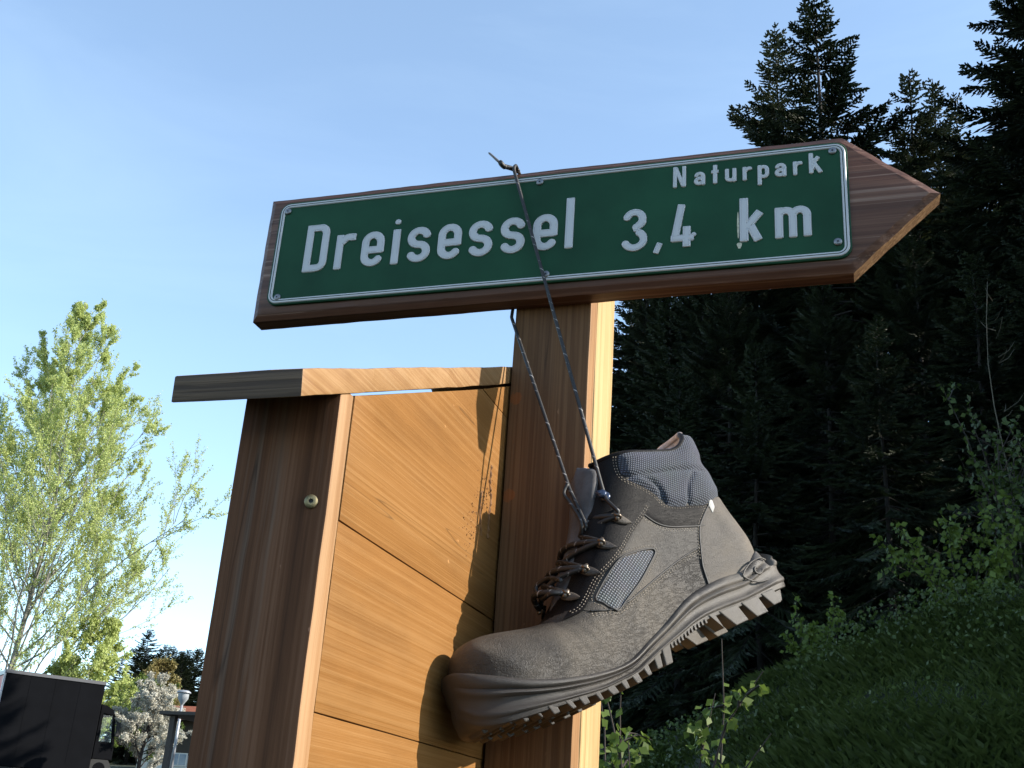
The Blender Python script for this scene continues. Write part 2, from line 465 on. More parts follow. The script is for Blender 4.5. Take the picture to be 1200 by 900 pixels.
for side in (1, -1):
    x0, x1 = (XP - 0.019, XP) if side == 1 else (-0.4062, -0.3872)
    for k in range(len(joints) - 1):
        if side == -1 and joints[k] > 1.8: continue
        pl = clip_plank(joints[k] + 0.0003, joints[k + 1] - 0.0003, 0, 0.6676, 1.3724)
        if not pl: continue
        o = rough_prism('plank', pl, 'x', x0 + 0.0006 * math.sin(k * 5), x1 + 0.0007 * math.sin(k * 7.3), M['plank'], board, 0.0006, 0.0003, 0.04, k + 20 * (side < 0))
        under(o, board)
# roof boards
for s in (0, 1):
    yy = lambda y: y if s == 0 else 2 * 1.02 - y
    pr = [(yy(0.591), 1.852), (yy(1.0192), 1.852 + RS * (1.0192 - 0.591)), (yy(1.0192), 1.8706 + RS * (1.0192 - 0.591)), (yy(0.5895), 1.8706)]
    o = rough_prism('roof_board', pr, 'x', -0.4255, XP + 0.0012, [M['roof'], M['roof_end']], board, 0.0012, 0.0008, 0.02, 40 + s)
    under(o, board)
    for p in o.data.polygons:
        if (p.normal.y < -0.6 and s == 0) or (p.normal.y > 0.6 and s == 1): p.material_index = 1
# torx screw in the end board
def screw(name, parent, loc, rot, r, mat, cross=False):
    mb = MB(); k = 20
    prof = [(0.0, -0.30), (1.0, -0.30), (1.0, 0.0), (0.86, 0.16), (0.52, 0.22)]
    V = []; F = []
    for (q, z) in prof[1:]:
        for a in range(k): V.append((q * r * math.cos(a * 2 * math.pi / k), q * r * math.sin(a * 2 * math.pi / k), z * r))
    for ring in range(len(prof) - 2):
        for a in range(k): F.append((ring * k + a, ring * k + (a + 1) % k, (ring + 1) * k + (a + 1) % k, (ring + 1) * k + a))
    mb.add(V, F)
    V = []; inner = []
    for a in range(k):
        rr = 0.42 if (cross and a % 5 == 0) or (not cross and a % 3 == 0) else 0.2 if cross else 0.3
        inner.append((rr * r * math.cos(a * 2 * math.pi / k), rr * r * math.sin(a * 2 * math.pi / k), 0.22 * r))
    outer = [(0.52 * r * math.cos(a * 2 * math.pi / k), 0.52 * r * math.sin(a * 2 * math.pi / k), 0.22 * r) for a in range(k)]
    low = [(p[0] * .9, p[1] * .9, -0.15 * r) for p in inner]
    mb.add(outer + inner, [(a, (a + 1) % k, k + (a + 1) % k, k + a) for a in range(k)])
    mb.add(inner + low, [(a, (a + 1) % k, k + (a + 1) % k, k + a) for a in range(k)] + [tuple(k + a for a in range(k))], 1)
    o = mb.build(name, [mat, M['dark_slot']], parent, True)
    o.data.set_sharp_from_angle(angle=R(40))
    o.location = loc; o.rotation_euler = rot
    return o
s = screw('screw', board, Vector((-0.3448, 0.6458, 1.8007)) - board.location, (R(90), 0, 0.3), 0.0046, M['brass'])

# torn knot on the second plank: a ragged ridge of bark-like fibres
km = simple('torn_wood_fibre', (0.15, 0.066, 0.02), 0.8, 0, 0.5, 60, 0.002, 220)
mb = MB()
for k in range(190):
    t = rng.random(); ang = rng.normal(1.15, 0.5)
    y = 0.965 - 0.050 * t + rng.normal(0, 0.009); z = 1.918 - 0.070 * t + rng.normal(0, 0.010)
    L = rng.uniform(0.002, 0.006); w = rng.uniform(0.0005, 0.0012); h = rng.uniform(0.0005, 0.0017)
    dy, dz = -math.cos(ang) * L, -math.sin(ang) * L
    ny_, nz_ = -dz / L * w, dy / L * w
    mb.add([(XP - .0005, y - ny_, z - nz_), (XP - .0005, y + ny_, z + nz_), (XP - .0005, y + dy, z + dz), (XP + h, y + dy * .4, z + dz * .4)], [(0, 2, 3), (2, 1, 3), (1, 0, 3)])
ridge = [(0.9665, 1.931), (0.966, 1.921), (0.9665, 1.912), (0.9712, 1.904), (0.972, 1.895), (0.970, 1.885), (0.9705, 1.873), (0.971, 1.862)]
mb.tube([(XP + 0.0004 + 0.0006 * math.sin(q * 2.1), a, c) for q, (a, c) in enumerate(catmull(ridge, 4))], [0.0009 + 0.0006 * abs(math.sin(q * 1.7)) for q in range(len(catmull(ridge, 4)))], 6)
ridge = [(0.946, 1.900), (0.943, 1.889), (0.945, 1.878), (0.949, 1.868), (0.953, 1.860)]
mb.tube([(XP + 0.0003, a, c) for (a, c) in catmull(ridge, 4)], [0.0008 + 0.0006 * abs(math.sin(q * 1.3)) for q in range(len(catmull(ridge, 4)))], 6)
o = mb.build('torn_knot', km, board); under(o, board); o['kind'] = 'stuff'

# ------------------------------------------------------------------ signpost
sp = empty('signpost', (-0.29, 1.05, gz(-0.29, 1.05)), 'wooden post with a green hiking direction sign on a brown arrow board', 'signpost')
PX0, PX1 = -0.3312, -0.2522
zb = gz(-0.29, 1.05) - 0.15
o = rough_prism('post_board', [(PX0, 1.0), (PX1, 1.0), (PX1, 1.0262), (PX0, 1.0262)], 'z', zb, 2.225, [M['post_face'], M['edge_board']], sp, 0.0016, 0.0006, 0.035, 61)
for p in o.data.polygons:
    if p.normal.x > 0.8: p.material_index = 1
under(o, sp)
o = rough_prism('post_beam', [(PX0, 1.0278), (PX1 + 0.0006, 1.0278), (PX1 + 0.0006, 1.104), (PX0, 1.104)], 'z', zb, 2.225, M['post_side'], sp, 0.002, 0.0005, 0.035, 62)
under(o, sp)

# arrow board with an eased front edge
AB, AF = 0.9990, 0.9740
def arrow_outline(d=0.0, z_only=0):
    # d: how far the outline is drawn in
    tl, bl, br, tip, tr = (-0.6205, 2.2570), (-0.6215, 2.1066), (0.0008, 2.1118), (0.0812, 2.1870), (-0.0040, 2.2592)
    P = [np.array(p) for p in (bl, br, tip, tr, tl)]
    if d == 0: return P
    out = []
    for k in range(5):
        a, b_, c = P[k - 1], P[k], P[(k + 1) % 5]
        n1 = np.array([-(b_ - a)[1], (b_ - a)[0]]); n1 /= np.linalg.norm(n1)
        n2 = np.array([-(c - b_)[1], (c - b_)[0]]); n2 /= np.linalg.norm(n2)
        m_ = n1 + n2; m_ *= d / (1 + n1 @ n2)
        out.append(b_ + m_)
    return out
bm = bmesh.new()
rings = [(AB, 0.0012), (AB - 0.0012, 0.0), (AF + 0.0045, 0.0), (AF + 0.0006, 0.0058), (AF, 0.0070)]
rv = []
for (yy, d) in rings:
    pts = arrow_outline(d)
    seg = []
    for k in range(5):
        a, b_ = pts[k], pts[(k + 1) % 5]
        nn = max(2, int(np.linalg.norm(b_ - a) / 0.006))
        if k in (0, 3): nn = 96
        elif k in (1, 2): nn = 22
        else: nn = 26
        for q in range(nn): seg.append(a + (b_ - a) * q / nn)
    rv.append([bm.verts.new((p[0], yy, p[1])) for p in seg])
for a, b_ in zip(rv[:-1], rv[1:]):
    m_ = len(a)
    for k in range(m_): bm.faces.new((a[k], a[(k + 1) % m_], b_[(k + 1) % m_], b_[k]))
bm.faces.new(rv[0]); bm.faces.new(rv[-1][::-1])
bmesh.ops.recalc_face_normals(bm, faces=bm.faces)
for v in bm.verts:
    g = 1.0 if v.co.x > -0.02 else 0.55
    v.co += mnoise.noise_vector(Vector((v.co.x * 60, v.co.y * 30, v.co.z * 60))) * 0.0007 * g + mnoise.noise_vector(Vector((v.co.x * 9, 0, v.co.z * 9))) * 0.0006
    if v.co.x > 0.0 and AF - .002 < v.co.y < AF + 0.002 and v.co.z < 2.187:      # chipped cut along the lower slope
        v.co += Vector((0.0014, 0, -0.0014)) * (mnoise.noise(Vector((v.co.x * 420, 3, v.co.z * 100))))
o = bm_obj('arrow_board', bm, [M['arrow'], M['arrow_cut']], sp, True)
o.data.set_sharp_from_angle(angle=R(28))
for p in o.data.polygons:
    if p.normal.x > 0.45 and p.center.y > AF + 0.003: p.material_index = 1
under(o, sp)

# number plate
PZ0, PZ1, PXa, PXb, TILT = 2.1225, 2.2487, -0.6045, 0.0008, 0.0042
def plate_z(x, z): return z + (x + 0.30) * TILT
def rrect(x0, x1, z0, z1, r, k=8):
    P = []
    for cx, cz, a0 in ((x1 - r, z1 - r, 0), (x0 + r, z1 - r, 90), (x0 + r, z0 + r, 180), (x1 - r, z0 + r, 270)):
        for q in range(k + 1):
            a = R(a0 + 90 * q / k); P.append((cx + r * math.cos(a), cz + r * math.sin(a)))
    return P
def ring_strip(rings, mats, midx, name, parent, cap_front=None, smooth=False):
    """RINGS: (inset, y); consecutive outlines joined; the last can be capped"""
    V = []; F = []; mi = []
    k = 9
    m_ = 4 * (k)
    for (ins, yy) in rings:
        for (x, z) in rrect(PXa + ins, PXb - ins, PZ0 + ins, PZ1 - ins, max(0.0004, 0.0125 - ins), k - 1): V.append((x, yy, plate_z(x, z)))
    for q in range(len(rings) - 1):
        for j in range(m_):
            F.append((q * m_ + j, q * m_ + (j + 1) % m_, (q + 1) * m_ + (j + 1) % m_, (q + 1) * m_ + j)); mi.append(midx[q])
    if cap_front is not None:
        q = len(rings) - 1; F.append(tuple(q * m_ + j for j in range(m_))); mi.append(cap_front)
    return mesh(name, V, F, mats, parent, smooth, mi)
Yp = 0.9705
o = ring_strip([(0.0, AF + 0.0004), (0.0, Yp + 0.0005), (0.0008, Yp), (0.0024, Yp), (0.0085, Yp)], [M['sign_green']], [0, 0, 0, 0], 'sign_plate', sp, 0)
under(o, sp); plate = o
def sub(o):
    o.parent = plate; return o
o = ring_strip([(0.0018, Yp - 0.0002), (0.0024, Yp - 0.0011), (0.0040, Yp - 0.0013), (0.0042, Yp - 0.0007), (0.0047, Yp - 0.0007), (0.0049, Yp - 0.0013), (0.0062, Yp - 0.0011), (0.0068, Yp - 0.0002)],
               [M['sign_white'], M['sign_line']], [0, 0, 1, 1, 1, 0, 0], 'border', None)
sub(o)

# embossed letters: stroke shapes as distance fields, meshed on a fine grid
def seg(ax, az, bx, bz): return ('s', ax, az, bx, bz)
def arc(cx, cz, r, a0, a1, rz=None): return ('a', cx, cz, r, a0, a1, rz or r)
def sdf_glyph(strokes, w, X, Z):
    D = np.full(X.shape, 1e3)
    h = w / 2
    for s_ in strokes:
        if s_[0] == 's':
            a = np.array(s_[1:3]); b_ = np.array(s_[3:5]); L = np.linalg.norm(b_ - a); t = (b_ - a) / L
            c = (a + b_) / 2
            lx = (X - c[0]) * t[0] + (Z - c[1]) * t[1]; lz = -(X - c[0]) * t[1] + (Z - c[1]) * t[0]
            qx = np.abs(lx) - L / 2; qz = np.abs(lz) - h
            d = np.hypot(np.maximum(qx, 0), np.maximum(qz, 0)) + np.minimum(np.maximum(qx, qz), 0)
        elif s_[0] == 'o':
            d = np.hypot(X - s_[1], Z - s_[2]) - s_[3]
        else:
            _, cx, cz, r, a0, a1, rz = s_
            n_ = 40
            aa = np.radians(np.linspace(a0, a1, n_)); P = np.stack([cx + r * np.cos(aa), cz + rz * np.sin(aa)], 1)
            d = np.full(X.shape, 1e3)
            for q in range(n_ - 1):
                a, b_ = P[q], P[q + 1]; ab = b_ - a; L2 = ab @ ab
                t = ((X - a[0]) * ab[0] + (Z - a[1]) * ab[1]) / L2
                lo = -0.02 if q == 0 else -0.5; hi = 1.02 if q == n_ - 2 else 1.5
                tc_ = np.clip(t, 0, 1)
                dd = np.hypot(X - a[0] - ab[0] * tc_, Z - a[1] - ab[1] * tc_) - h
                cut = np.maximum((lo - t), (t - hi)) * math.sqrt(L2)
                dd = np.maximum(dd, np.where((q == 0) & (t < 0), -t * math.sqrt(L2), -1e3) if q == 0 else -1e3)
                dd = np.maximum(dd, (t - 1) * math.sqrt(L2) if q == n_ - 2 else -1e3)
                d = np.minimum(d, dd)
        D = np.minimum(D, d)
    return D
def letter(strokes, w, x, zb, scale, line=0.42, cell=0.30, depth=0.0007, extra=None):
    """STROKES in mm, origin at the letter's left foot; X/ZB: place on the plate in m"""
    allx = []; allz = []
    for s_ in strokes:
        if s_[0] == 's': allx += [s_[1], s_[3]]; allz += [s_[2], s_[4]]
        elif s_[0] == 'o': allx += [s_[1] - s_[3], s_[1] + s_[3]]; allz += [s_[2] - s_[3], s_[2] + s_[3]]
        else: allx += [s_[1] - s_[3], s_[1] + s_[3]]; allz += [s_[2] - s_[6], s_[2] + s_[6]]
    gx = np.arange(min(allx) - w, max(allx) + w, cell); gzz = np.arange(min(allz) - w, max(allz) + w, cell)
    X, Z = np.meshgrid(gx, gzz)
    D = sdf_glyph(strokes, w, X, Z)
    gy, gx_ = np.gradient(D, cell)
    # draw the outermost ring of grid points onto the outline
    ringm = np.abs(D) < cell * 0.72
    X2 = X - np.where(ringm, D * gx_, 0); Z2 = Z - np.where(ringm, D * gy, 0)
    Din = np.where(ringm, 0, D)
    ok = Din <= 1e-6
    quad = ok[:-1, :-1] & ok[1:, :-1] & ok[:-1, 1:] & ok[1:, 1:]
    nxg = X.shape[1]
    jj, ii = np.nonzero(quad)
    Fq = np.stack([jj * nxg + ii, jj * nxg + ii + 1, (jj + 1) * nxg + ii + 1, (jj + 1) * nxg + ii], -1)
    h = np.clip(-Din / 0.32, 0, 1); h = h * h * (3 - 2 * h)
    groove = np.exp(-((-D - (line + 0.75)) / 0.28) ** 2)
    yy = Yp + 0.0001 - depth * h + 0.00035 * groove
    xx = x + X2.ravel() * 1e-3; zz = zb + Z2.ravel() * 1e-3
    V = np.stack([xx, yy.ravel(), zz + (xx + 0.30) * TILT], 1)
    used = np.unique(Fq); remap = np.full(len(V), -1); remap[used] = np.arange(len(used))
    Fq = remap[Fq]
    # side wall down to the plate
    cen = (D[:-1, :-1] + D[1:, 1:] + D[1:, :-1] + D[:-1, 1:]).ravel()[np.flatnonzero(quad.ravel())] / 4
    mi = ((-cen > line + 0.52) & (-cen < line + 0.98)).astype(int)
    if w < 5: mi = ((-cen > 0.8) & (-cen < 1.15)).astype(int)
    o = fast_mesh('letter', V[used], Fq[:, ::-1], [M['sign_white'], M['sign_line']], None, True, mi)
    # the embossing's wall: a skirt round the outline, sunk into the plate
    sm = o.modifiers.new('t', 'SOLIDIFY'); sm.thickness = 0.0008; sm.offset = -1
    return sub(o)
# glyphs: x-height x, cap height c, half-width handled by stroke centre lines (mm)
def g_e(W, x, w):
    r = (W - w) / 2; a = x / 2
    rc = r
    return [arc(W / 2, x - w / 2 - rc, rc, 0, 180), seg(w / 2, x - w / 2 - rc, w / 2, w / 2 + rc), arc(W / 2, w / 2 + rc, rc, 180, 330), seg(W - w / 2, x - w / 2 - rc, W - w / 2, x * 0.47 - w * .45), seg(w / 2, x * 0.47, W - w * .3, x * 0.47)]
def g_s(W, x, w):
    r1 = (W - w) / 2 * 0.93; r = (x - w) / 4
    zc1 = x - w / 2 - r; zc2 = w / 2 + r
    k = (W - w) / 2
    return [arc(W / 2, zc1, k, 15, 245, r), arc(W / 2, zc2, k, -155, 65, r), seg(W / 2 - k * .45, zc1 - r * .93, W / 2 + k * .45, zc2 + r * .93)]
def g_r(W, x, w): return [seg(w / 2, 0, w / 2, x), arc(W * 0.80, x - w / 2 - (W * .55), W * .55, 88, 150), seg(W * .78, x - w / 2, W, x - w / 2 - .3)]
def g_i(x, w): return [seg(w / 2, 0, w / 2, x), ('o', w / 2 - .2, x + 9.4, w * 0.36)]
def g_D(W, c, w):
    r = 7
    return [seg(w / 2, 0, w / 2, c), seg(w / 2, w / 2, W - w / 2 - r, w / 2), seg(w / 2, c - w / 2, W - w / 2 - r, c - w / 2), arc(W - w / 2 - r, w / 2 + r, r, -90, 0), arc(W - w / 2 - r, c - w / 2 - r, r, 0, 90), seg(W - w / 2, w / 2 + r, W - w / 2, c - w / 2 - r)]
w1 = 7.7; xh = 41.0; cp = 57.0; zb1 = 2.1592
letter(g_D(26.5, cp, w1), w1, -0.5660, zb1, 1)
letter([seg(w1 / 2, 0, w1 / 2, xh), arc(15.5, xh - w1 / 2 - 9.5, 10.2, 84, 150), seg(13.5, xh - w1 / 2 + .6, 21.5, xh - w1 / 2 + .3)], w1, -0.5290, zb1, 1)
letter(g_e(25.0, xh, w1), w1, -0.4985, zb1, 1)
letter(g_i(xh, w1), w1, -0.4634, zb1, 1)
letter(g_s(25.5, xh, w1), w1, -0.4462, zb1, 1)
letter(g_e(25.0, xh, w1), w1, -0.4115, zb1, 1)
letter(g_s(25.5, xh, w1), w1, -0.3778, zb1, 1)
letter(g_s(25.5, xh, w1), w1, -0.3432, zb1, 1)
letter(g_e(25.0, xh, w1), w1, -0.3085, zb1, 1)
letter([seg(w1 / 2, 0, w1 / 2, cp + 0.6)], w1, -0.2745, zb1, 1)
w2 = 6.6; zb2 = 2.1488
letter([arc(9.6, 35.6, 8.0, -62, 165), arc(9.6, 12.6, 9.4, -160, 62, 9.0), seg(9.0, 25.3, 14.0, 25.3), arc(9.6, 35.2, 8.6, -80, -20)], w2, -0.2138, zb2, 1)
letter([seg(5.5, 6.0, 1.6, -4.4)], 4.6, -0.1842, zb2, 1)
letter([seg(9.7, 47.0, 3.4, 10.5), seg(-0.2, 9.8, 21.5, 9.8), seg(14.8, 0, 14.8, 22.0), ('o', 21.6, 12.5, 1.9)], w2, -0.1672, zb2, 1)
letter([seg(3.8, 0, 3.8, 47), seg(5.0, 13.5, 18.8, 30.6), seg(9.6, 17.0, 17.2, -0.2)], 7.2, -0.1012, zb2, 1)
xm = 32.5; wm = 6.8
letter([seg(3.8, 0, 3.8, xm), arc(10.3, xm - wm / 2 - 6.5, 6.5, 0, 150), seg(16.8, 0, 16.8, xm - wm / 2 - 6.5), arc(23.4, xm - wm / 2 - 6.6, 6.6, 0, 150), seg(30.0, 0, 30.0, xm - wm / 2 - 6.6)], wm, -0.0686, zb2, 1)
w3 = 3.0; zb3 = 2.2165; x3 = 14.5; c3 = 23.0
def small(st, x): letter(st, w3, x, zb3, 1, 0.2, 0.22, 0.0009)
small([seg(1.7, 0, 1.7, c3), seg(10.4, 0, 10.4, c3), seg(2.2, c3 - .8, 9.9, .8)], -0.1660)
g_a = [arc(5.0, x3 - 4.8, 3.4, 0, 160, 3.2), seg(8.4, 0, 8.4, x3 - 4.6), arc(4.9, 4.4, 3.4, 0, 360, 2.9), seg(5.0, 7.4, 8.4, 7.4)]
small(g_a, -0.1450)
small([seg(3.6, 0, 3.6, 20.5), seg(0.2, x3 - 1.6, 7.0, x3 - 1.6)], -0.1284)
small([seg(1.7, 4.6, 1.7, x3), arc(5.2, 5.1, 3.5, 180, 360), seg(8.7, 0, 8.7, x3)], -0.1148)
small([seg(1.7, 0, 1.7, x3), arc(6.2, x3 - 6.2, 4.5, 80, 165)], -0.0978)
small([seg(1.7, -7.0, 1.7, x3), arc(5.2, x3 - 5.2, 3.5, 0, 180), seg(8.7, 5.2, 8.7, x3 - 5.2), arc(5.2, 5.2, 3.5, 180, 360)], -0.0834)
small(g_a, -0.0668)
small([seg(1.7, 0, 1.7, x3), arc(6.2, x3 - 6.2, 4.5, 80, 165)], -0.0498)
small([seg(1.9, 0, 1.9, 22.0), seg(1.6, 8.0, 8.6, 17.5), seg(4.6, 11.0, 10.6, 0.2), seg(3.4, 4, 3.4, 16)], -0.0350)
# where the enamel has come off beside the k
mb = MB()
for k in range(7):
    a = 2 * math.pi * k / 7
mb.add([(-0.1020 + 0.0022 * math.cos(a) * (1 + .3 * math.sin(3 * a)), Yp - 0.0003, 2.1455 + 0.004 * math.sin(a) * (1 + .2 * math.cos(2 * a))) for a in np.linspace(0, 2 * math.pi, 14, endpoint=False)], [tuple(range(14))[::-1]])
mb.add([(-0.1030 + 0.0010 * math.cos(a), Yp - 0.0003, 2.168 + 0.015 * math.sin(a)) for a in np.linspace(0, 2 * math.pi, 14, endpoint=False)], [tuple(range(14))[::-1]])
sub(mb.build('bare_patch', simple('chipped_enamel', (0.42, 0.40, 0.30), 0.6, 0, 0.4, 300), None))
for (x, z) in ((-0.5943, 2.2365), (-0.5911, 2.1301), (-0.3050, 2.2401), (-0.2925, 2.1314), (-0.0128, 2.2402), (-0.0117, 2.1405)):
    s = screw('screw', None, (x, Yp - 0.0012, z), (R(90), rng.uniform(0, 1), 0), 0.0038, M['steel'], True); sub(s)

# ------------------------------------------------------------------ the boot
def arr(s): return np.array([[float(x) for x in p.split(',')] for p in s.split()])
FRONT = catmull(arr('14.1,17.7 15.1,30.3 19.8,41.9 27.8,48.3 39.5,51.1 53.2,51.4 73.2,49.5 93.5,48.1 108.2,49.9 122.3,59.3 140.7,77.1 157.0,99.5 176.1,123.4 191.4,142.9 204.1,161.5 212.8,175.5'))
RIM = catmull(arr('211.8,175.5 219.4,174.8 231.6,173.6 261.4,168.7 288.1,166.5 304.4,174.2 314.7,184.4 322.1,187.3'))
BACK = catmull(arr('322.1,187.3 327.3,180.5 328.6,170.0 328.5,159.4 326.6,152.3 330.2,143.1 332.0,129.1 334.7,118.6 339.1,102.4 344.9,85.0 348.2,72.2 348.6,58.2 347.0,46.5'))
SOLETOP = catmull(arr('6.5,28.9 11.3,27.0 20.8,20.7 32.2,14.0 43.8,7.9 58.8,1.4 82.4,-4.0 111.7,-7.3 134.2,-7.4 150.8,-4.2 175.8,5.7 201.2,15.8 221.7,26.0 238.2,32.9 256.1,37.6 281.0,40.8 304.1,41.5 316.1,45.1 326.2,51.5 339.2,56.9 349.6,59.2'))
WP = np.concatenate([np.array([[float(x) for x in p.split(',')] for p in '-4,22,43.9 22,33,43.9 52,22,47.9 99,0,49.0 151,17,44.9 169,67,37.7 205,23,38.8 260,41,34.7 321,53,34.7 353,48,33.7 237,103,34.7 292,104,32.6 200,136,33.7 246,149,37.7 302,151,36.7 255,172,37.7 215,170,35.7 131,69,37.7 90,33,45.9'.split()])])
def Wd(u, v):
    u = np.asarray(u, float); v = np.asarray(v, float)
    k = np.exp(-((u[..., None] - WP[:, 0]) ** 2 + (v[..., None] - WP[:, 1]) ** 2) / (2 * 24 ** 2)) + 1e-9
    return (k * WP[:, 2]).sum(-1) / k.sum(-1)
def distpoly(u, v, L):
    p = np.stack([np.ravel(u), np.ravel(v)], 1); out = np.empty(len(p))
    a = L[None, :-1]; ab = L[None, 1:] - a; q = np.maximum((ab ** 2).sum(-1), 1e-9)
    for s in range(0, len(p), 4000):
        w = p[s:s + 4000, None, :] - a
        t = np.clip((w * ab).sum(-1) / q, 0, 1)
        out[s:s + 4000] = np.sqrt(((w - ab * t[..., None]) ** 2).sum(-1)).min(1)
    return out
SEAM1 = catmull(arr('220.5,151.1 237.2,148.9 260.5,147.7 274.2,147.2 299.1,144.3 309.2,142.8'))
SEAM2 = catmull(arr('237.2,148.3 247.6,139.6 252.5,130.6 252.6,119.2'))
SEAM3 = catmull(arr('296.8,141.0 285.1,129.5 279.4,113.1'))
COLLAR = catmull(arr('227.8,172.8 223.7,162.8 222.0,153.4 225.0,147.2 239.1,135.8 246.9,128.1 250.6,121.4 255.8,117.0 265.2,113.8 282.7,112.0 299.9,110.1 313.1,114.3 324.3,117.0 335.7,118.6'))
def hw(u, v):
    """half width of the boot over its side view (mm)"""
    sh = np.shape(u); u = np.ravel(np.asarray(u, float)); v = np.ravel(np.asarray(v, float))
    W = Wd(u, v)
    F = lambda d, p: (1 - np.clip(1 - d / W, 0, 1) ** p) ** (1 / p)
    w = W * (1 - np.clip(1 - distpoly(u, v, FRONT) / (W * (1 + 0.4 * np.clip((95 - u) / 60, 0, 1))), 0, 1) ** 2.25) ** (1 / 2.25) * F(distpoly(u, v, BACK), 2.2)
    # dents of wear: creases over the ball of the foot, a hollow above the heel
    w -= 1.3 * np.exp(-((u - 166) / 24) ** 2 - ((v - 34) / 16) ** 2) * (0.5 + 0.5 * np.sin((u - v) * 0.42))
    w -= 0.8 * np.exp(-((u - 124) / 22) ** 2 - ((v - 24) / 16) ** 2) * (0.5 + 0.5 * np.sin((u + .35 * v) * 0.6))
    w -= 1.2 * np.exp(-((u - 304) / 10) ** 2 - ((v - 91) / 9) ** 2)
    return np.maximum(w, 0).reshape(sh)
def squash(v):
    # the far side of the shaft is pressed flat against the post
    t = np.clip((np.asarray(v, float) - 80) / 50, 0, 1)
    return 1 - 0.32 * t * t * (3 - 2 * t)
def surf(u, v, off, side=1):
    u = np.asarray(u, float); v = np.asarray(v, float)
    e = 0.6
    w = hw(u, v)
    gu = (hw(u + e, v) - hw(u - e, v)) / (2 * e); gv = (hw(u, v + e) - hw(u, v - e)) / (2 * e)
    gu = np.clip(gu, -3, 3); gv = np.clip(gv, -3, 3)
    N_ = np.stack([-gu, -gv, np.ones_like(w)], -1); N_ /= np.linalg.norm(N_, axis=-1, keepdims=True)
    P = np.stack([u, v, w], -1) + N_ * np.asarray(off)[..., None]
    P[..., 2] *= side if side > 0 else side * squash(v)
    return P * 1e-3
def in_poly(p, poly):
    x, y = p[:, 0], p[:, 1]; c = np.zeros(len(p), bool); m = len(poly)
    for k in range(m):
        (x1, y1), (x2, y2) = poly[k - 1], poly[k]
        if y1 == y2: continue
        hit = ((y1 > y) != (y2 > y)) & (x < (x2 - x1) * (y - y1) / (y2 - y1) + x1)
        c ^= hit
    return c
def triangulate(poly, grid=3.0, rings=(), ring_line=None, keep_off=1.2):
    m = len(poly)
    lo, hi = poly.min(0), poly.max(0)
    X, Y = np.meshgrid(np.arange(lo[0], hi[0], grid), np.arange(lo[1], hi[1], grid))
    X[::2] += grid / 2
    P = np.stack([X.ravel(), Y.ravel()], 1)
    if rings:
        P = P[np.minimum.reduce([distpoly(P[:, 0], P[:, 1], L) for L in ring_line]) > rings[-1] * 1.08]
        for L in ring_line:
            L = resample(L, 1.6)
            T = np.gradient(L, axis=0); T /= np.linalg.norm(T, axis=1)[:, None]
            Nn = np.stack([T[:, 1], -T[:, 0]], 1)
            for d in rings:
                Q = L + Nn * d
                Q = Q[np.minimum.reduce([distpoly(Q[:, 0], Q[:, 1], L2) for L2 in ring_line]) > d * 0.97]
                P = np.concatenate([P, Q])
    P = P[in_poly(P, poly)]
    cl = np.concatenate([poly, poly[:1]])
    P = P[distpoly(P[:, 0], P[:, 1], cl) > (keep_off if not rings else 0.12)]
    pts = [Vector(p) for p in poly] + [Vector(p) for p in P]
    r = delaunay_2d_cdt(pts, [(k, (k + 1) % m) for k in range(m)], [], 1, 1e-4)
    V2 = np.array([(v.x, v.y) for v in r[0]]); F = np.array([f for f in r[2] if len(f) == 3])
    a, b_, c = V2[F[:, 0]], V2[F[:, 1]], V2[F[:, 2]]
    ar = (b_[:, 0] - a[:, 0]) * (c[:, 1] - a[:, 1]) - (b_[:, 1] - a[:, 1]) * (c[:, 0] - a[:, 0])
    F = np.where((ar < 0)[:, None], F[:, ::-1], F)
    return V2, F
BT0 = Vector((-0.31800, 0.86400, 1.69250))
BU, BV, BN = Vector((0.64852, 0.67156, 0.35837)), Vector((-0.37007, -0.13325, 0.91940)), Vector((0.66518, -0.72887, 0.16211))
boot = empty('hiking_boot', (0, 0, 0), 'worn dusty grey work boot hanging by its laces below the direction sign', 'boot')
boot.matrix_world = Matrix(((BU.x, BV.x, BN.x, BT0.x), (BU.y, BV.y, BN.y, BT0.y), (BU.z, BV.z, BN.z, BT0.z), (0, 0, 0, 1)))
BM = boot.matrix_world.copy()
def boot_world(u, v, w): return BM @ Vector((u * 1e-3, v * 1e-3, w * 1e-3))

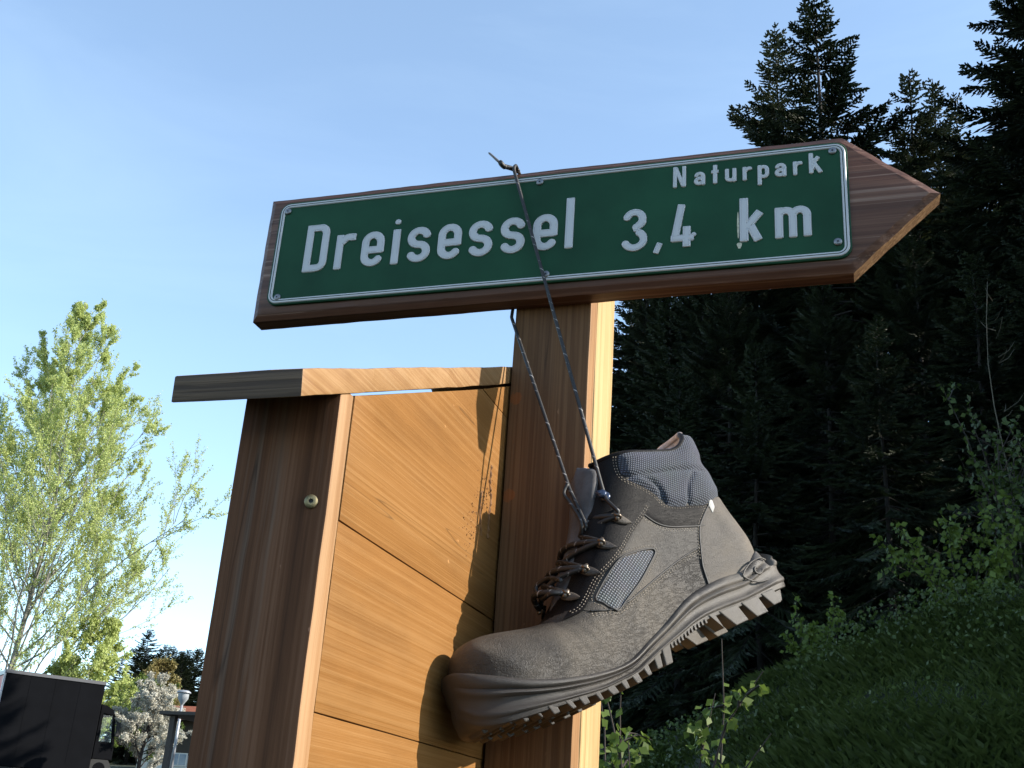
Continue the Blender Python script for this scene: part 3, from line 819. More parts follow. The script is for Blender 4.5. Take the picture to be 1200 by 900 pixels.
def leather(name, base, dust, dust_amt, rough, bump=0.0011, gl=0.35, cell=520, crease=1.0, lo=0.42, hi=0.72):
    m, n, l, b = new_mat(name)
    tc = n.new('ShaderNodeTexCoord')
    o_ = tc.outputs['Object']
    mp = n.new('ShaderNodeMapping'); mp.inputs['Rotation'].default_value = (0, 0, R(48)); mp.inputs['Scale'].default_value = (0.42, 1.5, 1.0)
    l.new(o_, mp.inputs['Vector'])
    wr = noise_node(n, l, mp.outputs['Vector'], 210, 5, 0.62, 0.3)          # creases, drawn out along one direction
    rd = n.new('ShaderNodeMath'); rd.operation = 'MULTIPLY_ADD'; rd.inputs[1].default_value = 2.0; rd.inputs[2].default_value = -1.0
    l.new(wr.outputs['Fac'], rd.inputs[0])
    ab = n.new('ShaderNodeMath'); ab.operation = 'ABSOLUTE'; l.new(rd.outputs[0], ab.inputs[0])
    pb = noise_node(n, l, o_, cell * 1.6, 3, 0.6)                            # pebble
    du = noise_node(n, l, o_, 17, 5, 0.58, 0.3)
    spk = noise_node(n, l, o_, 620, 3, 0.7)
    a = n.new('ShaderNodeMath'); a.operation = 'MULTIPLY_ADD'; a.inputs[1].default_value = 0.07
    l.new(spk.outputs['Fac'], a.inputs[0]); l.new(du.outputs['Fac'], a.inputs[2])
    mr = n.new('ShaderNodeMapRange'); mr.inputs['From Min'].default_value = lo; mr.inputs['From Max'].default_value = hi
    mr.inputs['To Max'].default_value = dust_amt
    l.new(a.outputs[0], mr.inputs['Value'])
    mx = n.new('ShaderNodeMixRGB'); mx.inputs['Color1'].default_value = c4(base); mx.inputs['Color2'].default_value = c4(dust)
    l.new(mr.outputs['Result'], mx.inputs['Fac'])
    cr = n.new('ShaderNodeMapRange'); cr.inputs['From Min'].default_value = 0.0; cr.inputs['From Max'].default_value = 0.045
    cr.inputs['To Min'].default_value = 1 - 0.06 * min(1, crease)
    l.new(ab.outputs[0], cr.inputs['Value'])
    m2 = n.new('ShaderNodeMixRGB'); m2.blend_type = 'MULTIPLY'; m2.inputs['Fac'].default_value = 1
    l.new(mx.outputs['Color'], m2.inputs['Color1']); l.new(cr.outputs['Result'], m2.inputs['Color2'])
    l.new(m2.outputs['Color'], b.inputs['Base Color'])
    rr = n.new('ShaderNodeMapRange'); rr.inputs['To Min'].default_value = rough; rr.inputs['To Max'].default_value = min(1, rough + 0.35)
    l.new(mr.outputs['Result'], rr.inputs['Value']); l.new(rr.outputs['Result'], b.inputs['Roughness'])
    b.inputs['Specular IOR Level'].default_value = gl
    sm = n.new('ShaderNodeMapRange'); sm.inputs['From Max'].default_value = 0.075; sm.inputs['To Max'].default_value = 0.30 * crease
    l.new(ab.outputs[0], sm.inputs['Value'])
    h = n.new('ShaderNodeMath'); h.operation = 'MULTIPLY_ADD'; h.inputs[1].default_value = 0.75
    l.new(pb.outputs['Fac'], h.inputs[0]); l.new(sm.outputs['Result'], h.inputs[2])
    bp = n.new('ShaderNodeBump'); bp.inputs['Strength'].default_value = 1.0; bp.inputs['Distance'].default_value = bump
    l.new(h.outputs[0], bp.inputs['Height']); l.new(bp.outputs['Normal'], b.inputs['Normal'])
    return m
def weave(name, c0, c1, scale, ang, bump=0.0008):
    m, n, l, b = new_mat(name)
    tc = n.new('ShaderNodeTexCoord')
    outs = []
    for k, a_ in enumerate((ang, ang + 90)):
        mp = n.new('ShaderNodeMapping'); mp.inputs['Rotation'].default_value = (0, 0, R(a_)); mp.inputs['Scale'].default_value = (scale, scale, scale)
        l.new(tc.outputs['Object'], mp.inputs['Vector'])
        wv = n.new('ShaderNodeTexWave'); wv.wave_type = 'BANDS'; wv.bands_direction = 'X'; wv.inputs['Scale'].default_value = 1 / (2 * math.pi) * 2
        wv.inputs['Distortion'].default_value = 0.6; wv.inputs['Detail'].default_value = 1; wv.inputs['Detail Scale'].default_value = 0.3
        l.new(mp.outputs['Vector'], wv.inputs['Vector']); outs.append(wv.outputs['Fac'])
    mu = n.new('ShaderNodeMath'); mu.operation = 'MULTIPLY'
    l.new(outs[0], mu.inputs[0]); l.new(outs[1], mu.inputs[1])
    dn = noise_node(n, l, tc.outputs['Object'], 40, 5, 0.6)
    r = ramp(n, [(0.05, c0), (0.7, c1)])
    l.new(mu.outputs[0], r.inputs['Fac'])
    mm = n.new('ShaderNodeMixRGB'); mm.blend_type = 'MULTIPLY'; mm.inputs['Fac'].default_value = 0.45
    l.new(r.outputs['Color'], mm.inputs['Color1']); l.new(dn.outputs['Color'], mm.inputs['Color2'])
    l.new(mm.outputs['Color'], b.inputs['Base Color']); b.inputs['Roughness'].default_value = 0.8
    b.inputs['Sheen Weight'].default_value = 0.15
    bp = n.new('ShaderNodeBump'); bp.inputs['Strength'].default_value = 1.0; bp.inputs['Distance'].default_value = bump
    l.new(mu.outputs[0], bp.inputs['Height']); l.new(bp.outputs['Normal'], b.inputs['Normal'])
    return m
DUST = (0.20, 0.165, 0.125)
M['leather'] = leather('dusty_dark_leather', (0.026, 0.022, 0.0185), DUST, 0.34, 0.46, 0.0012, 0.3, 520, 0.55)
M['leather2'] = leather('dusty_leather_panel', (0.029, 0.025, 0.0215), DUST, 0.36, 0.48, 0.0008, 0.28, 700, 0.3)
M['counter'] = leather('dusty_heel_leather', (0.068, 0.058, 0.049), DUST, 0.5, 0.55, 0.0008, 0.3, 800, 0.3, 0.40, 0.66)
M['black_leather'] = leather('black_leather', (0.0075, 0.0066, 0.0066), (0.05, 0.042, 0.036), 0.10, 0.42, 0.0006, 0.10, 900, 0.4)
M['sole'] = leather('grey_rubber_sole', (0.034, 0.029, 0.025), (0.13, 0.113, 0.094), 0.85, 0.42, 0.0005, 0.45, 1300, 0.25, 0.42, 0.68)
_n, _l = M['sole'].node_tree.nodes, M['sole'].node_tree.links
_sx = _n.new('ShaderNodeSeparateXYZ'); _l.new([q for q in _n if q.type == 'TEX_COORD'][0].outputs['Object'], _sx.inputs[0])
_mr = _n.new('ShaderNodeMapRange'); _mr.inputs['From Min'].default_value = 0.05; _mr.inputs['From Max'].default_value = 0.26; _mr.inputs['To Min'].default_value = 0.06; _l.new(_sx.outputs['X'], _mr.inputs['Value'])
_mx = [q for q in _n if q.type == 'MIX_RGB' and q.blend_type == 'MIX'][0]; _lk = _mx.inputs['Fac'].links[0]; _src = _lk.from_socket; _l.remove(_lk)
_mm = _n.new('ShaderNodeMath'); _mm.operation = 'MULTIPLY'; _l.new(_src, _mm.inputs[0]); _l.new(_mr.outputs['Result'], _mm.inputs[1]); _l.new(_mm.outputs[0], _mx.inputs['Fac'])   # dust fades towards the toe to paint in that end's shade
M['collar'] = weave('blue_grey_fabric', (0.012, 0.015, 0.026), (0.085, 0.102, 0.142), 470, 28)
M['window'] = weave('grey_mesh_fabric', (0.02, 0.021, 0.024), (0.20, 0.21, 0.24), 400, -33)
M['thread'] = simple('pale_thread', (0.27, 0.225, 0.175), 0.8, 0, 0.4, 90)
M['lining'] = simple('fleece_lining', (0.48, 0.40, 0.385), 0.95, 0, 0.3, 160, 0.002, 500)
M['tongue'] = simple('grey_tongue_fabric', (0.07, 0.068, 0.072), 0.9, 0, 0.4, 60, 0.0006, 900)
M['piping'] = simple('dark_piping', (0.02, 0.018, 0.017), 0.6)
M['eyelet'] = simple('brown_metal_eyelet', (0.13, 0.105, 0.085), 0.36, 0.7, 0.3, 120)
M['tab'] = leather('brown_leather_tab', (0.030, 0.024, 0.020), (0.16, 0.13, 0.10), 0.6, 0.4, 0.0004)
M['hook'] = simple('blue_painted_hook', (0.03, 0.045, 0.085), 0.3, 0.3, 0.2, 200)

# upper: one shell, both halves
base = resample(SOLETOP, 2.0)[::-1].copy(); base[:, 1] -= 9
base = base[(base[:, 0] > 12) & (base[:, 0] < 344)]
fr, rm, bk = resample(FRONT, 1.6), resample(RIM, 1.6), resample(BACK, 1.6)
poly = np.concatenate([fr[:-1], rm[:-1], bk, base])
V2, F = triangulate(poly, 3.0, (0.2, 0.8, 1.9, 3.4, 5.3, 7.6, 10.4, 13.5, 17.0), [FRONT, BACK])
A = surf(V2[:, 0], V2[:, 1], np.zeros(len(V2)), 1)
edge = np.minimum(distpoly(V2[:, 0], V2[:, 1], FRONT), distpoly(V2[:, 0], V2[:, 1], BACK)) < 0.03
A[edge] = np.stack([V2[edge, 0] * 1e-3, V2[edge, 1] * 1e-3, np.zeros(edge.sum())], 1)
B = A * np.array([1, 1, -1]); B[:, 2] *= squash(A[:, 1] * 1e3)
# open the throat: the front edge above the instep is cut away between the two eyestays
o = fast_mesh('upper', np.concatenate([A, B]), np.concatenate([F, F[:, ::-1] + len(A)]), M['leather'], boot, True)
o.data.materials.append(M['black_leather'])
cen = np.concatenate([V2[F].mean(1)] * 2)
dfr = distpoly(cen[:, 0], cen[:, 1], FRONT)
o.data.polygons.foreach_set('material_index', ((dfr < 24) & (cen[:, 0] > 108) & (cen[:, 1] > 50)).astype(np.int32))
bm = bmesh.new(); bm.from_mesh(o.data); bmesh.ops.remove_doubles(bm, verts=bm.verts, dist=2e-6); bm.to_mesh(o.data); bm.free()

def panel(name, poly, off, thick, mat, side=1, grid=2.6, puff=None, label=None):
    poly = resample(np.concatenate([poly, poly[:1]]), 1.5)[:-1]
    V2, F = triangulate(poly, grid)
    cl = np.concatenate([poly, poly[:1]])
    d = distpoly(V2[:, 0], V2[:, 1], cl)
    ofs = off - 0.45 * min(1, thick) * np.exp(-(d / 0.9) ** 2)
    if puff: ofs = ofs + puff(V2, d)
    A = surf(V2[:, 0], V2[:, 1], ofs, side)
    if side < 0: F = F[:, ::-1]
    # skirt
    m = len(poly)
    idx = [int(np.argmin(((V2 - p) ** 2).sum(1))) for p in poly]
    S = surf(V2[idx, 0], V2[idx, 1], np.full(m, off - thick), side)
    k = len(A)
    V = np.concatenate([A, S])
    a2 = np.array([(idx[q], idx[(q + 1) % m], k + (q + 1) % m) for q in range(m)] + [(idx[q], k + (q + 1) % m, k + q) for q in range(m)])
    ar = sum(poly[q - 1][0] * poly[q][1] - poly[q][0] * poly[q - 1][1] for q in range(m))
    if (ar > 0) == (side > 0): a2 = a2[:, ::-1]
    o = fast_mesh(name, V, np.concatenate([F, a2]), mat, boot, True)
    o.data.set_sharp_from_angle(angle=R(50))
    if label: o['label'] = label
    return o
def along(line, a, b_):
    """the stretch of a line between the points nearest a and b_"""
    i0 = int(np.argmin(((line - np.array(a)) ** 2).sum(1))); i1 = int(np.argmin(((line - np.array(b_)) ** 2).sum(1)))
    return line[i0:i1 + 1] if i0 <= i1 else line[i1:i0 + 1][::-1]
EYE = catmull(arr('111.7,42.2 120.9,43.3 130.1,45.4 141.6,53.8 157.2,67.2 173.2,75.9 189.7,86.4 205.5,98.5 223.1,110.2 232.7,116.7 235.6,121.4 231.7,124.6 222.2,125.4 211.6,125.5 201.7,124.2'))
EYEF = catmull(arr('201.7,124.2 192.7,117.3 174.4,98.0 156.9,79.7 141.2,64.0 128.7,52.9 117.4,45.7 111.7,42.2'))
QUART = catmull(arr('134.1,42.5 145.5,39.7 158.1,38.2 172.9,41.8 186.8,46.5 211.8,55.4 237.4,63.7 256.2,69.1 272.6,72.8'))
COUNT = catmull(arr('308.0,112.7 299.9,106.6 291.8,99.7 283.2,91.4 277.9,82.1 273.9,72.8 269.1,61.3 266.6,53.2 264.7,34.9'))
STRAP = catmull(arr('224.6,115.9 228.5,110.4 235.1,103.8 243.1,99.0 253.8,95.9 264.5,94.4 277.9,92.4 288.7,91.5'))
WIN = catmull(arr('144.0,50.9 147.5,45.9 151.8,40.3 157.4,36.5 163.4,38.3 168.9,41.7 180.2,48.6 193.1,56.2 208.6,67.2 220.2,75.9 221.7,79.3 218.4,81.5 206.5,82.0 194.7,81.5 185.5,80.2 175.9,76.0 164.7,68.4 153.9,59.9'), 5, True)
SWB = along(SOLETOP, (261.6, 38.8), (352.3, 69.1)); SWB = SWB.copy(); SWB[:, 1] -= 5; SWB = SWB[SWB[:, 0] < BACK[-8:, 0].min() - 6]
for side in (1, -1):
    L = lambda s: s if side > 0 else None
    eye = np.concatenate([EYE[:-1], EYEF[:-1]])
    # quarter: from the vamp line up to the strap
    q = np.concatenate([QUART[:-1], along(COUNT, (273.3, 72.8), (288.9, 96.1)), along(STRAP, (288.7, 91.5), (224.6, 115.9))[:], along(EYE, (223.1, 110.2), (130.1, 45.4))])
    panel('quarter', q, 0.9, 1.4, M['leather2'], side)
    cu = np.concatenate([along(COUNT, (308.0, 112.7), (264.7, 34.9)), SWB[1:], along(BACK, (353.7, 60.6), (334.0, 118.6)), ])
    panel('heel_counter', cu, 1.3, 1.8, M['counter'], side)
    st = np.concatenate([along(FRONT, (200.6, 163.8), (207.8, 175.5))[:], along(RIM, (207.8, 175.5), (229.1, 173.5)), along(COLLAR, (227.8, 172.8), (294.8, 110.6)), along(COUNT, (303.6, 110.0), (287.5, 94.9)), along(STRAP, (288.7, 91.5), (224.6, 115.9)), along(EYE, (231.7, 124.6), (201.7, 124.2)), along(FRONT, (172.4, 124.5), (199.2, 162.6))])
    panel('ankle_panel', st, 1.1, 1.6, M['black_leather'], side, puff=lambda V_, d_: 1.2 * np.exp(-((V_[:, 1] - 106.0) / 9) ** 2) * np.clip(d_ / 5, 0, 1) * (V_[:, 0] > 231))
    def pf(V_, d_):
        s = np.minimum(np.minimum(distpoly(V_[:, 0], V_[:, 1], SEAM1), distpoly(V_[:, 0], V_[:, 1], SEAM2)), distpoly(V_[:, 0], V_[:, 1], SEAM3))
        return 3.2 * (1 - np.exp(-(d_ / 4.5) ** 2)) * 1.0 - 2.6 * np.exp(-(s / 2.2) ** 2)
    kk = int(np.argmin(((RIM - np.array((230.8, 173.6))) ** 2).sum(1)))
    co = np.concatenate([COLLAR[:-1], along(BACK, (334.6, 117.5), (322.1, 187.3)), RIM[kk + 1:-1][::-1]])
    panel('collar_padding', co, 1.2, 2.0, M['collar'], side, 2.2, pf)
    panel('mesh_window', WIN, 1.15, 1.0, M['window'], side)
    panel('eyestay', eye, 2.0, 2.2, M['black_leather'], side)
    Pw = np.concatenate([WIN, WIN[:1]])
    tube('window_piping', surf(Pw[:, 0], Pw[:, 1], np.full(len(Pw), 1.35), side), 0.0008, M['piping'], boot, 6)
    tube('seam_piping', (lambda c: surf(c[:, 0], c[:, 1], np.full(len(c), 0.9), side))(along(COUNT, (308.0, 112.7), (264.7, 34.9))), 0.00085, M['piping'], boot, 6)
    tube('seam_piping', (lambda c: surf(c[:, 0], c[:, 1], np.full(len(c), 0.75), side))(resample(QUART, 1.5)), 0.0007, M['piping'], boot, 6)
    tube('seam_piping', (lambda c: surf(c[:, 0], c[:, 1], np.full(len(c), 0.9), side))(resample(STRAP, 1.5)), 0.0009, M['piping'], boot, 6)
# pale pull tag at the top of the heel counter
panel('pull_tag', arr('303.7,101.0 302.4,108.9 305.8,113.3 308.6,112.7 308.4,106.0'), 2.2, 1.0, simple('white_tag', (0.34, 0.33, 0.31), 0.7), 1)

# stitching
mb = MB()
def stitch(line, off, inset=0.0, side=1, L=2.1, gap=1.0, r=0.42):
    T = np.gradient(line, axis=0); T /= np.linalg.norm(T, axis=1)[:, None] + 1e-9
    line = line + np.stack([-T[:, 1], T[:, 0]], 1) * inset
    P = resample(line, (L + gap) / 2)
    for k in range(0, len(P) - 2, 2):
        a, b_ = P[k], P[k + 1]
        Q = surf(np.array([a[0], (a[0] + b_[0]) / 2, b_[0]]), np.array([a[1], (a[1] + b_[1]) / 2, b_[1]]), np.array([off - .25, off + .12, off - .25]), side)
        V, F = tube_arrays(Q, np.array([0.55, 1.0, 0.55]) * r * 1e-3, 5)
        mb.add(V, F)
for side in (1, -1):
    stitch(along(EYE, (120.9, 43.3), (235.6, 121.4)), 2.05, 1.6, side); stitch(along(EYE, (120.9, 43.3), (235.6, 121.4)), 2.05, 3.4, side)
    stitch(QUART, 0.1, -2.0, side); stitch(QUART, 0.1, -4.0, side)
    stitch(along(COLLAR, (227.7, 172.2), (299.9, 110.1)), 1.15, -1.8, side); stitch(along(COLLAR, (227.7, 172.2), (299.9, 110.1)), 1.15, -3.6, side)
    stitch(STRAP, 0.9, -2.2, side); stitch(STRAP, 0.9, -4.0, side)
    stitch(along(COUNT, (305.9, 111.1), (268.9, 57.8)), 1.35, -2.0 if side else 0, side)
    W2 = np.concatenate([WIN, WIN[:2]])
    stitch(W2, 1.0, -3.0, side, 1.8, 1.0, 0.36); 
o = mb.build('stitching', M['thread'], boot, True); o['kind'] = 'stuff'

# rim roll and lining
rimc = resample(RIM, 1.5)
rw = hw(rimc[:, 0], rimc[:, 1])
near_ = np.stack([rimc[:, 0], rimc[:, 1] + 0.6, np.maximum(rw - 1.8, 0)], 1)
loop = np.concatenate([near_, (near_ * np.array([1, 1, -0.68]))[::-1][1:]]) * 1e-3
tube('rim_roll', loop[:len(near_)], 0.0026, M['black_leather'], boot, 8); tube('rim_roll', loop[len(near_) - 6:], 0.0030, M['lining'], boot, 8)
mbl = MB(); rows = []
for k in range(7):
    d = k * 6.0
    rows.append(np.stack([loop[:, 0] * 1 + (0.261 - loop[:, 0]) * 0.02 * k, loop[:, 1] - d * 1e-3, loop[:, 2] * (0.94 - 0.01 * k)], 1))
V = np.concatenate(rows); nl = len(loop)
i = np.arange(6)[:, None] * nl + np.arange(nl - 1)[None]
fast_mesh('lining', V, np.stack([i, i + 1, i + nl + 1, i + nl], -1).reshape(-1, 4), M['lining'], boot, True)

# tongue
tl = catmull(arr('119.4,52.8 131.4,67.1 147.5,87.2 163.9,108.7 176.4,126.9 183.6,140.6 191.0,155.5 198.3,169.4 204.0,177.5'), 5)
T = np.gradient(tl, axis=0); T /= np.linalg.norm(T, axis=1)[:, None]; Nn = np.stack([-T[:, 1], T[:, 0]], 1)
V = []; cols = np.linspace(-1, 1, 17)
for back in (0, 1):
    for q in range(len(tl)):
        f = q / (len(tl) - 1)
        hwid = 15 + 7 * f; end = math.sin(min(1, (1 - f) * 6 + .12) * math.pi / 2)
        for c in cols:
            out_ = 2.0 - 8.0 * abs(c) ** 2.2 + 1.4 * math.cos(c * 9) * 0.3 - back * (4.5 if f < .93 else 4.5 * end)
            p = tl[q] + Nn[q] * out_
            V.append((p[0] * 1e-3, p[1] * 1e-3, c * hwid * end * 1e-3))
nr, nc = len(tl), 17; F = []
for back in (0, 1):
    o_ = back * nr * nc
    for a in range(nr - 1):
        for c in range(nc - 1):
            f = (o_ + a * nc + c, o_ + a * nc + c + 1, o_ + (a + 1) * nc + c + 1, o_ + (a + 1) * nc + c)
            F.append(f if not back else f[::-1])
o_ = nr * nc
for a in range(nr - 1):
    F.append((a * nc, (a + 1) * nc, o_ + (a + 1) * nc, o_ + a * nc)); F.append((a * nc + nc - 1, o_ + a * nc + nc - 1, o_ + (a + 1) * nc + nc - 1, (a + 1) * nc + nc - 1))
for c in range(nc - 1): F.append(((nr - 1) * nc + c, (nr - 1) * nc + c + 1, o_ + (nr - 1) * nc + c + 1, o_ + (nr - 1) * nc + c))
mesh('tongue', V, F, M['tongue'], boot, True)

# sole
top = catmull(arr('6.5,28.9 6.8,28.9 9.7,27.8 14.4,24.6 23.2,19.0 37.6,11.2 51.9,4.1 74.0,-2.4 98.2,-6.2 117.9,-7.4 134.2,-7.4 152.1,-4.2 175.8,5.7 201.2,15.8 221.7,26.0 238.2,32.9 256.1,37.6 281.0,41.1 304.1,41.9 316.1,45.5 327.6,52.3 340.7,57.7 349.2,59.1 349.6,58.9 349.6,57.8'), 10)
bot = catmull(arr('6.2,-0.6 6.3,-4.8 8.1,-10.8 12.8,-16.8 23.9,-21.1 41.6,-22.7 55.8,-23.1 72.9,-23.2 93.5,-23.4 112.0,-23.0 128.3,-21.0 150.0,-17.9 170.8,-11.4 189.3,-5.4 210.7,0.1 229.7,5.7 248.7,9.1 269.2,10.6 293.3,12.2 310.0,14.1 326.2,15.6 342.9,17.3 355.0,18.4 366.5,20.2 369.0,21.0'), 10)
ns = 110
ts = (1 - np.cos(np.linspace(0, math.pi, ns))) / 2
ts = 0.35 * np.linspace(0, 1, ns) + 0.65 * ts
def at_t(L, t): x = t * (len(L) - 1); return np.stack([np.interp(x, np.arange(len(L)), L[:, 0]), np.interp(x, np.arange(len(L)), L[:, 1])], 1)
Tp, Bt = at_t(top, ts), at_t(bot, ts)
def sole_w(u):
    W = np.interp(u, [4.6, 23.9, 50.8, 91.1, 134.7, 186.7, 233.7, 274.7, 316.6, 368.3], [45, 47, 50, 52.5, 49, 43, 40, 39.5, 39, 37])
    F = lambda d, r, p: (1 - np.clip(1 - d / r, 0, 1) ** p) ** (1 / p)
    return W * F(np.maximum(u - (6.4), 0), 74, 2.25) * F(np.maximum(369.2 - u, 0), 40, 2.3)
SU0 = [0, 15, 30, 45, 60, 80, 95, 115, 130, 150, 160, 170, 178, 190, 205, 215, 225, 235, 245, 255, 265, 275, 285, 292, 300]
SU1 = [4.6, 11.9, 23.9, 37.0, 50.8, 72.9, 91.1, 115.8, 134.7, 160.4, 173.5, 186.7, 197.3, 213.4, 233.7, 247.3, 261.0, 274.7, 288.9, 303.5, 316.6, 330.4, 344.3, 355.0, 368.3]
def su(u): return float(np.interp(u, SU0, SU1))
prof = [(0.0, -6.0), (0.0, -3.4), (0.02, -1.6), (0.07, 0.4), (0.15, 1.5), (0.22, 1.5), (0.28, 0.4), (0.31, -1.2), (0.335, -0.6), (0.38, 1.0), (0.42, 1.3), (0.46, 0.3), (0.49, -1.8), (0.56, -2.6), (0.66, -2.2), (0.74, -0.6), (0.78, 0.9), (0.82, 1.2), (0.855, 0.4), (0.88, -1.0), (0.94, -1.2), (0.985, -1.6), (1.0, -2.6)]
um = Tp[:, 0] * .5 + Bt[:, 0] * .5
V = []; npf = len(prof)
for side in (1, -1):
    for k in range(ns):
        endf = min(1, (sole_w(np.array([um[k]]))[0]) / 14)
        for (f, off) in prof:
            p = Tp[k] * (1 - f) + Bt[k] * f
            wq = float(sole_w(np.array([p[0]]))[0])
            hug = 99.0 if p[0] < 240 else float(hw(np.array([p[0]]), np.array([p[1] + 3.0]))[0]) + 4.5 + 26 * f
            w = max(0.0, -3.0 * math.log(math.exp(-(wq + off * endf) / 3.0) + math.exp(-min(hug, 250.0) / 3.0))) if k not in (0, ns - 1) else 0.0
            V.append((p[0] * 1e-3, p[1] * 1e-3, side * w * 1e-3))
F = []
for s_ in (0, 1):
    o_ = s_ * ns * npf
    for k in range(ns - 1):
        for q in range(npf - 1):
            f = (o_ + k * npf + q, o_ + k * npf + q + 1, o_ + (k + 1) * npf + q + 1, o_ + (k + 1) * npf + q)
            F.append(f if s_ == 0 else f[::-1])
for k in range(ns - 1):
    a, b_ = k * npf + npf - 1, (k + 1) * npf + npf - 1; o_ = ns * npf
    F.append((a, o_ + a, o_ + b_, b_))
    a, b_ = k * npf, (k + 1) * npf
    F.append((a, b_, o_ + b_, o_ + a))
V = np.array(V)
# knurled band: fine cross-hatch pressed into the lower side wall
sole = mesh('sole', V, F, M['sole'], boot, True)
sole.data.set_sharp_from_angle(angle=R(38))
def lug(c0, c1, w0, w1, h, lean, top_in=1.0):
    """one tread block under the sole from u c0 to c1, from half width w0 (inner) to w1 (outer, may be None = edge)"""
    mb = MB(); V = []
    for side_w in (w0, w1):
        for u_ in (c0, c1):
            vb = float(np.interp(u_, bot[:, 0], bot[:, 1]))
            V.append((u_, vb + 3.0, side_w))
        for u_ in (c1 - top_in + lean, c0 + top_in + lean):
            vb = float(np.interp((c0 + c1) / 2, bot[:, 0], bot[:, 1]))
            V.append((u_, vb - h + 0.10 * (u_ - (c0 + c1) / 2), side_w - math.copysign(1.0, side_w - w0 if side_w == w1 else -1) * 0.6))
    V = [(a * 1e-3, b_ * 1e-3, c * 1e-3) for a, b_, c in V]
    F = [(0, 1, 2, 3), (7, 6, 5, 4), (0, 4, 5, 1), (1, 5, 6, 2), (2, 6, 7, 3), (3, 7, 4, 0)]
    if (w1 < w0): F = [f[::-1] for f in F]
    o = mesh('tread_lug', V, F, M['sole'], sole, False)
    b = o.modifiers.new('b', 'BEVEL'); b.width = 0.0009; b.segments = 2
    return o
SW = lambda q: float(sole_w(np.array([q]))[0])
for s_ in (1, -1):
    for k, u0 in enumerate((34, 46, 57, 67, 80, 90, 103, 113, 126, 136, 148)):
        wd = (4.6, 6.4, 4.2, 7.2, 5.0, 6.6, 4.4, 7.0, 5.2, 6.0, 5.0)[k]
        h = (2.0, 3.0, 4.0, 4.6, 5.4, 5.0, 5.8, 5.4, 6.0, 6.4, 7.0)[k]
        a, b_ = su(u0), su(u0 + wd); W = SW(a + 3)
        lug(a, b_, s_ * (W - 18), s_ * (W - (2.6 if k < 3 else 0.8)), h, (3.0, 1.5, 4.0, 2.5, 4.5, 3.0, 3.5, 4.5, 2.5, 3.5, 2.0)[k])
        lug(a + 3, b_ + 3, s_ * 2.5, s_ * (W - 21), max(1.5, h - 2.0), -1.5)
    lug(su(160), su(166), s_ * 18, s_ * (SW(su(163)) - 0.5), 9, -1.0); lug(su(168.5), su(176), s_ * 22, s_ * (SW(su(172)) + .4), 12, -2.5)
    for (a, b_, h, ln) in ((216, 220.5, 12, 8.0), (225, 241, 14, 10.0), (245, 260, 14, 9.0), (264, 276, 11, 7.0)):
        a, b_ = su(a), su(b_); W = SW((a + b_) / 2)
        lug(a, b_, s_ * (W - 15), s_ * (W - 0.2), h, ln, 3.2)
lug(su(280), su(297), -15, 15, 9.5, -1.0, 3.0)
lug(su(20), su(28), -13, 13, 2.5, 1.0)
# moulded arch ribs along the shank
mb = MB()
for k in range(11):
    u_ = su(178 + k * 3.4)
    vb = float(np.interp(u_, bot[:, 0], bot[:, 1])); W = float(sole_w(np.array([u_]))[0])
    for s_ in (1, -1):
        x0, x1 = sorted((s_ * (W - 7), s_ * (W - 0.4)))
        mb.box((u_ - 0.9) * 1e-3, (u_ + 0.9) * 1e-3, (vb - 2.2) * 1e-3, (vb + 1.5) * 1e-3, x0 * 1e-3, x1 * 1e-3)
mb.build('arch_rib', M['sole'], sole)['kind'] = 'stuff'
# swirl emblem at the heel of the sole
for s_ in (1, -1):
    mb = MB()
    def on_wall(u_, v_, o_=1.1):
        vt = float(np.interp(u_, top[:, 0], top[:, 1])); vb = float(np.interp(u_, bot[:, 0], bot[:, 1])); f = (vt - v_) / max(1.0, vt - vb)
        hg = float(hw(np.array([u_]), np.array([v_ + 3.0]))[0]) + 4.5 + 26 * max(0, f)
        return (u_ * 1e-3, v_ * 1e-3, s_ * (min(float(sole_w(np.array([u_]))[0]), hg) + o_ * 0.8) * 1e-3)
    a = np.linspace(0.3, 5.6, 30)
    mb.tube([on_wall(322.1 + (1.2 + 0.95 * q) * math.cos(q + 0.6), 39.3 + (1.2 + 0.75 * q) * math.sin(q + 0.6)) for q in a], [0.0011 * (0.6 + 0.4 * math.sin(q / 5.6 * math.pi)) for q in a], 6)
    mb.tube([on_wall(p[0], p[1]) for p in catmull(arr('302.3,36.8 308.3,42.0 318.4,46.8 329.8,48.7 338.1,45.9'), 5)], 0.0009, 6)
    mb.tube([on_wall(p[0], p[1]) for p in catmull(arr('302.3,36.8 307.5,32.2 317.0,28.2 329.7,27.7'), 5)], 0.0009, 6)
    mb.build('emblem', M['sole'], sole, True)

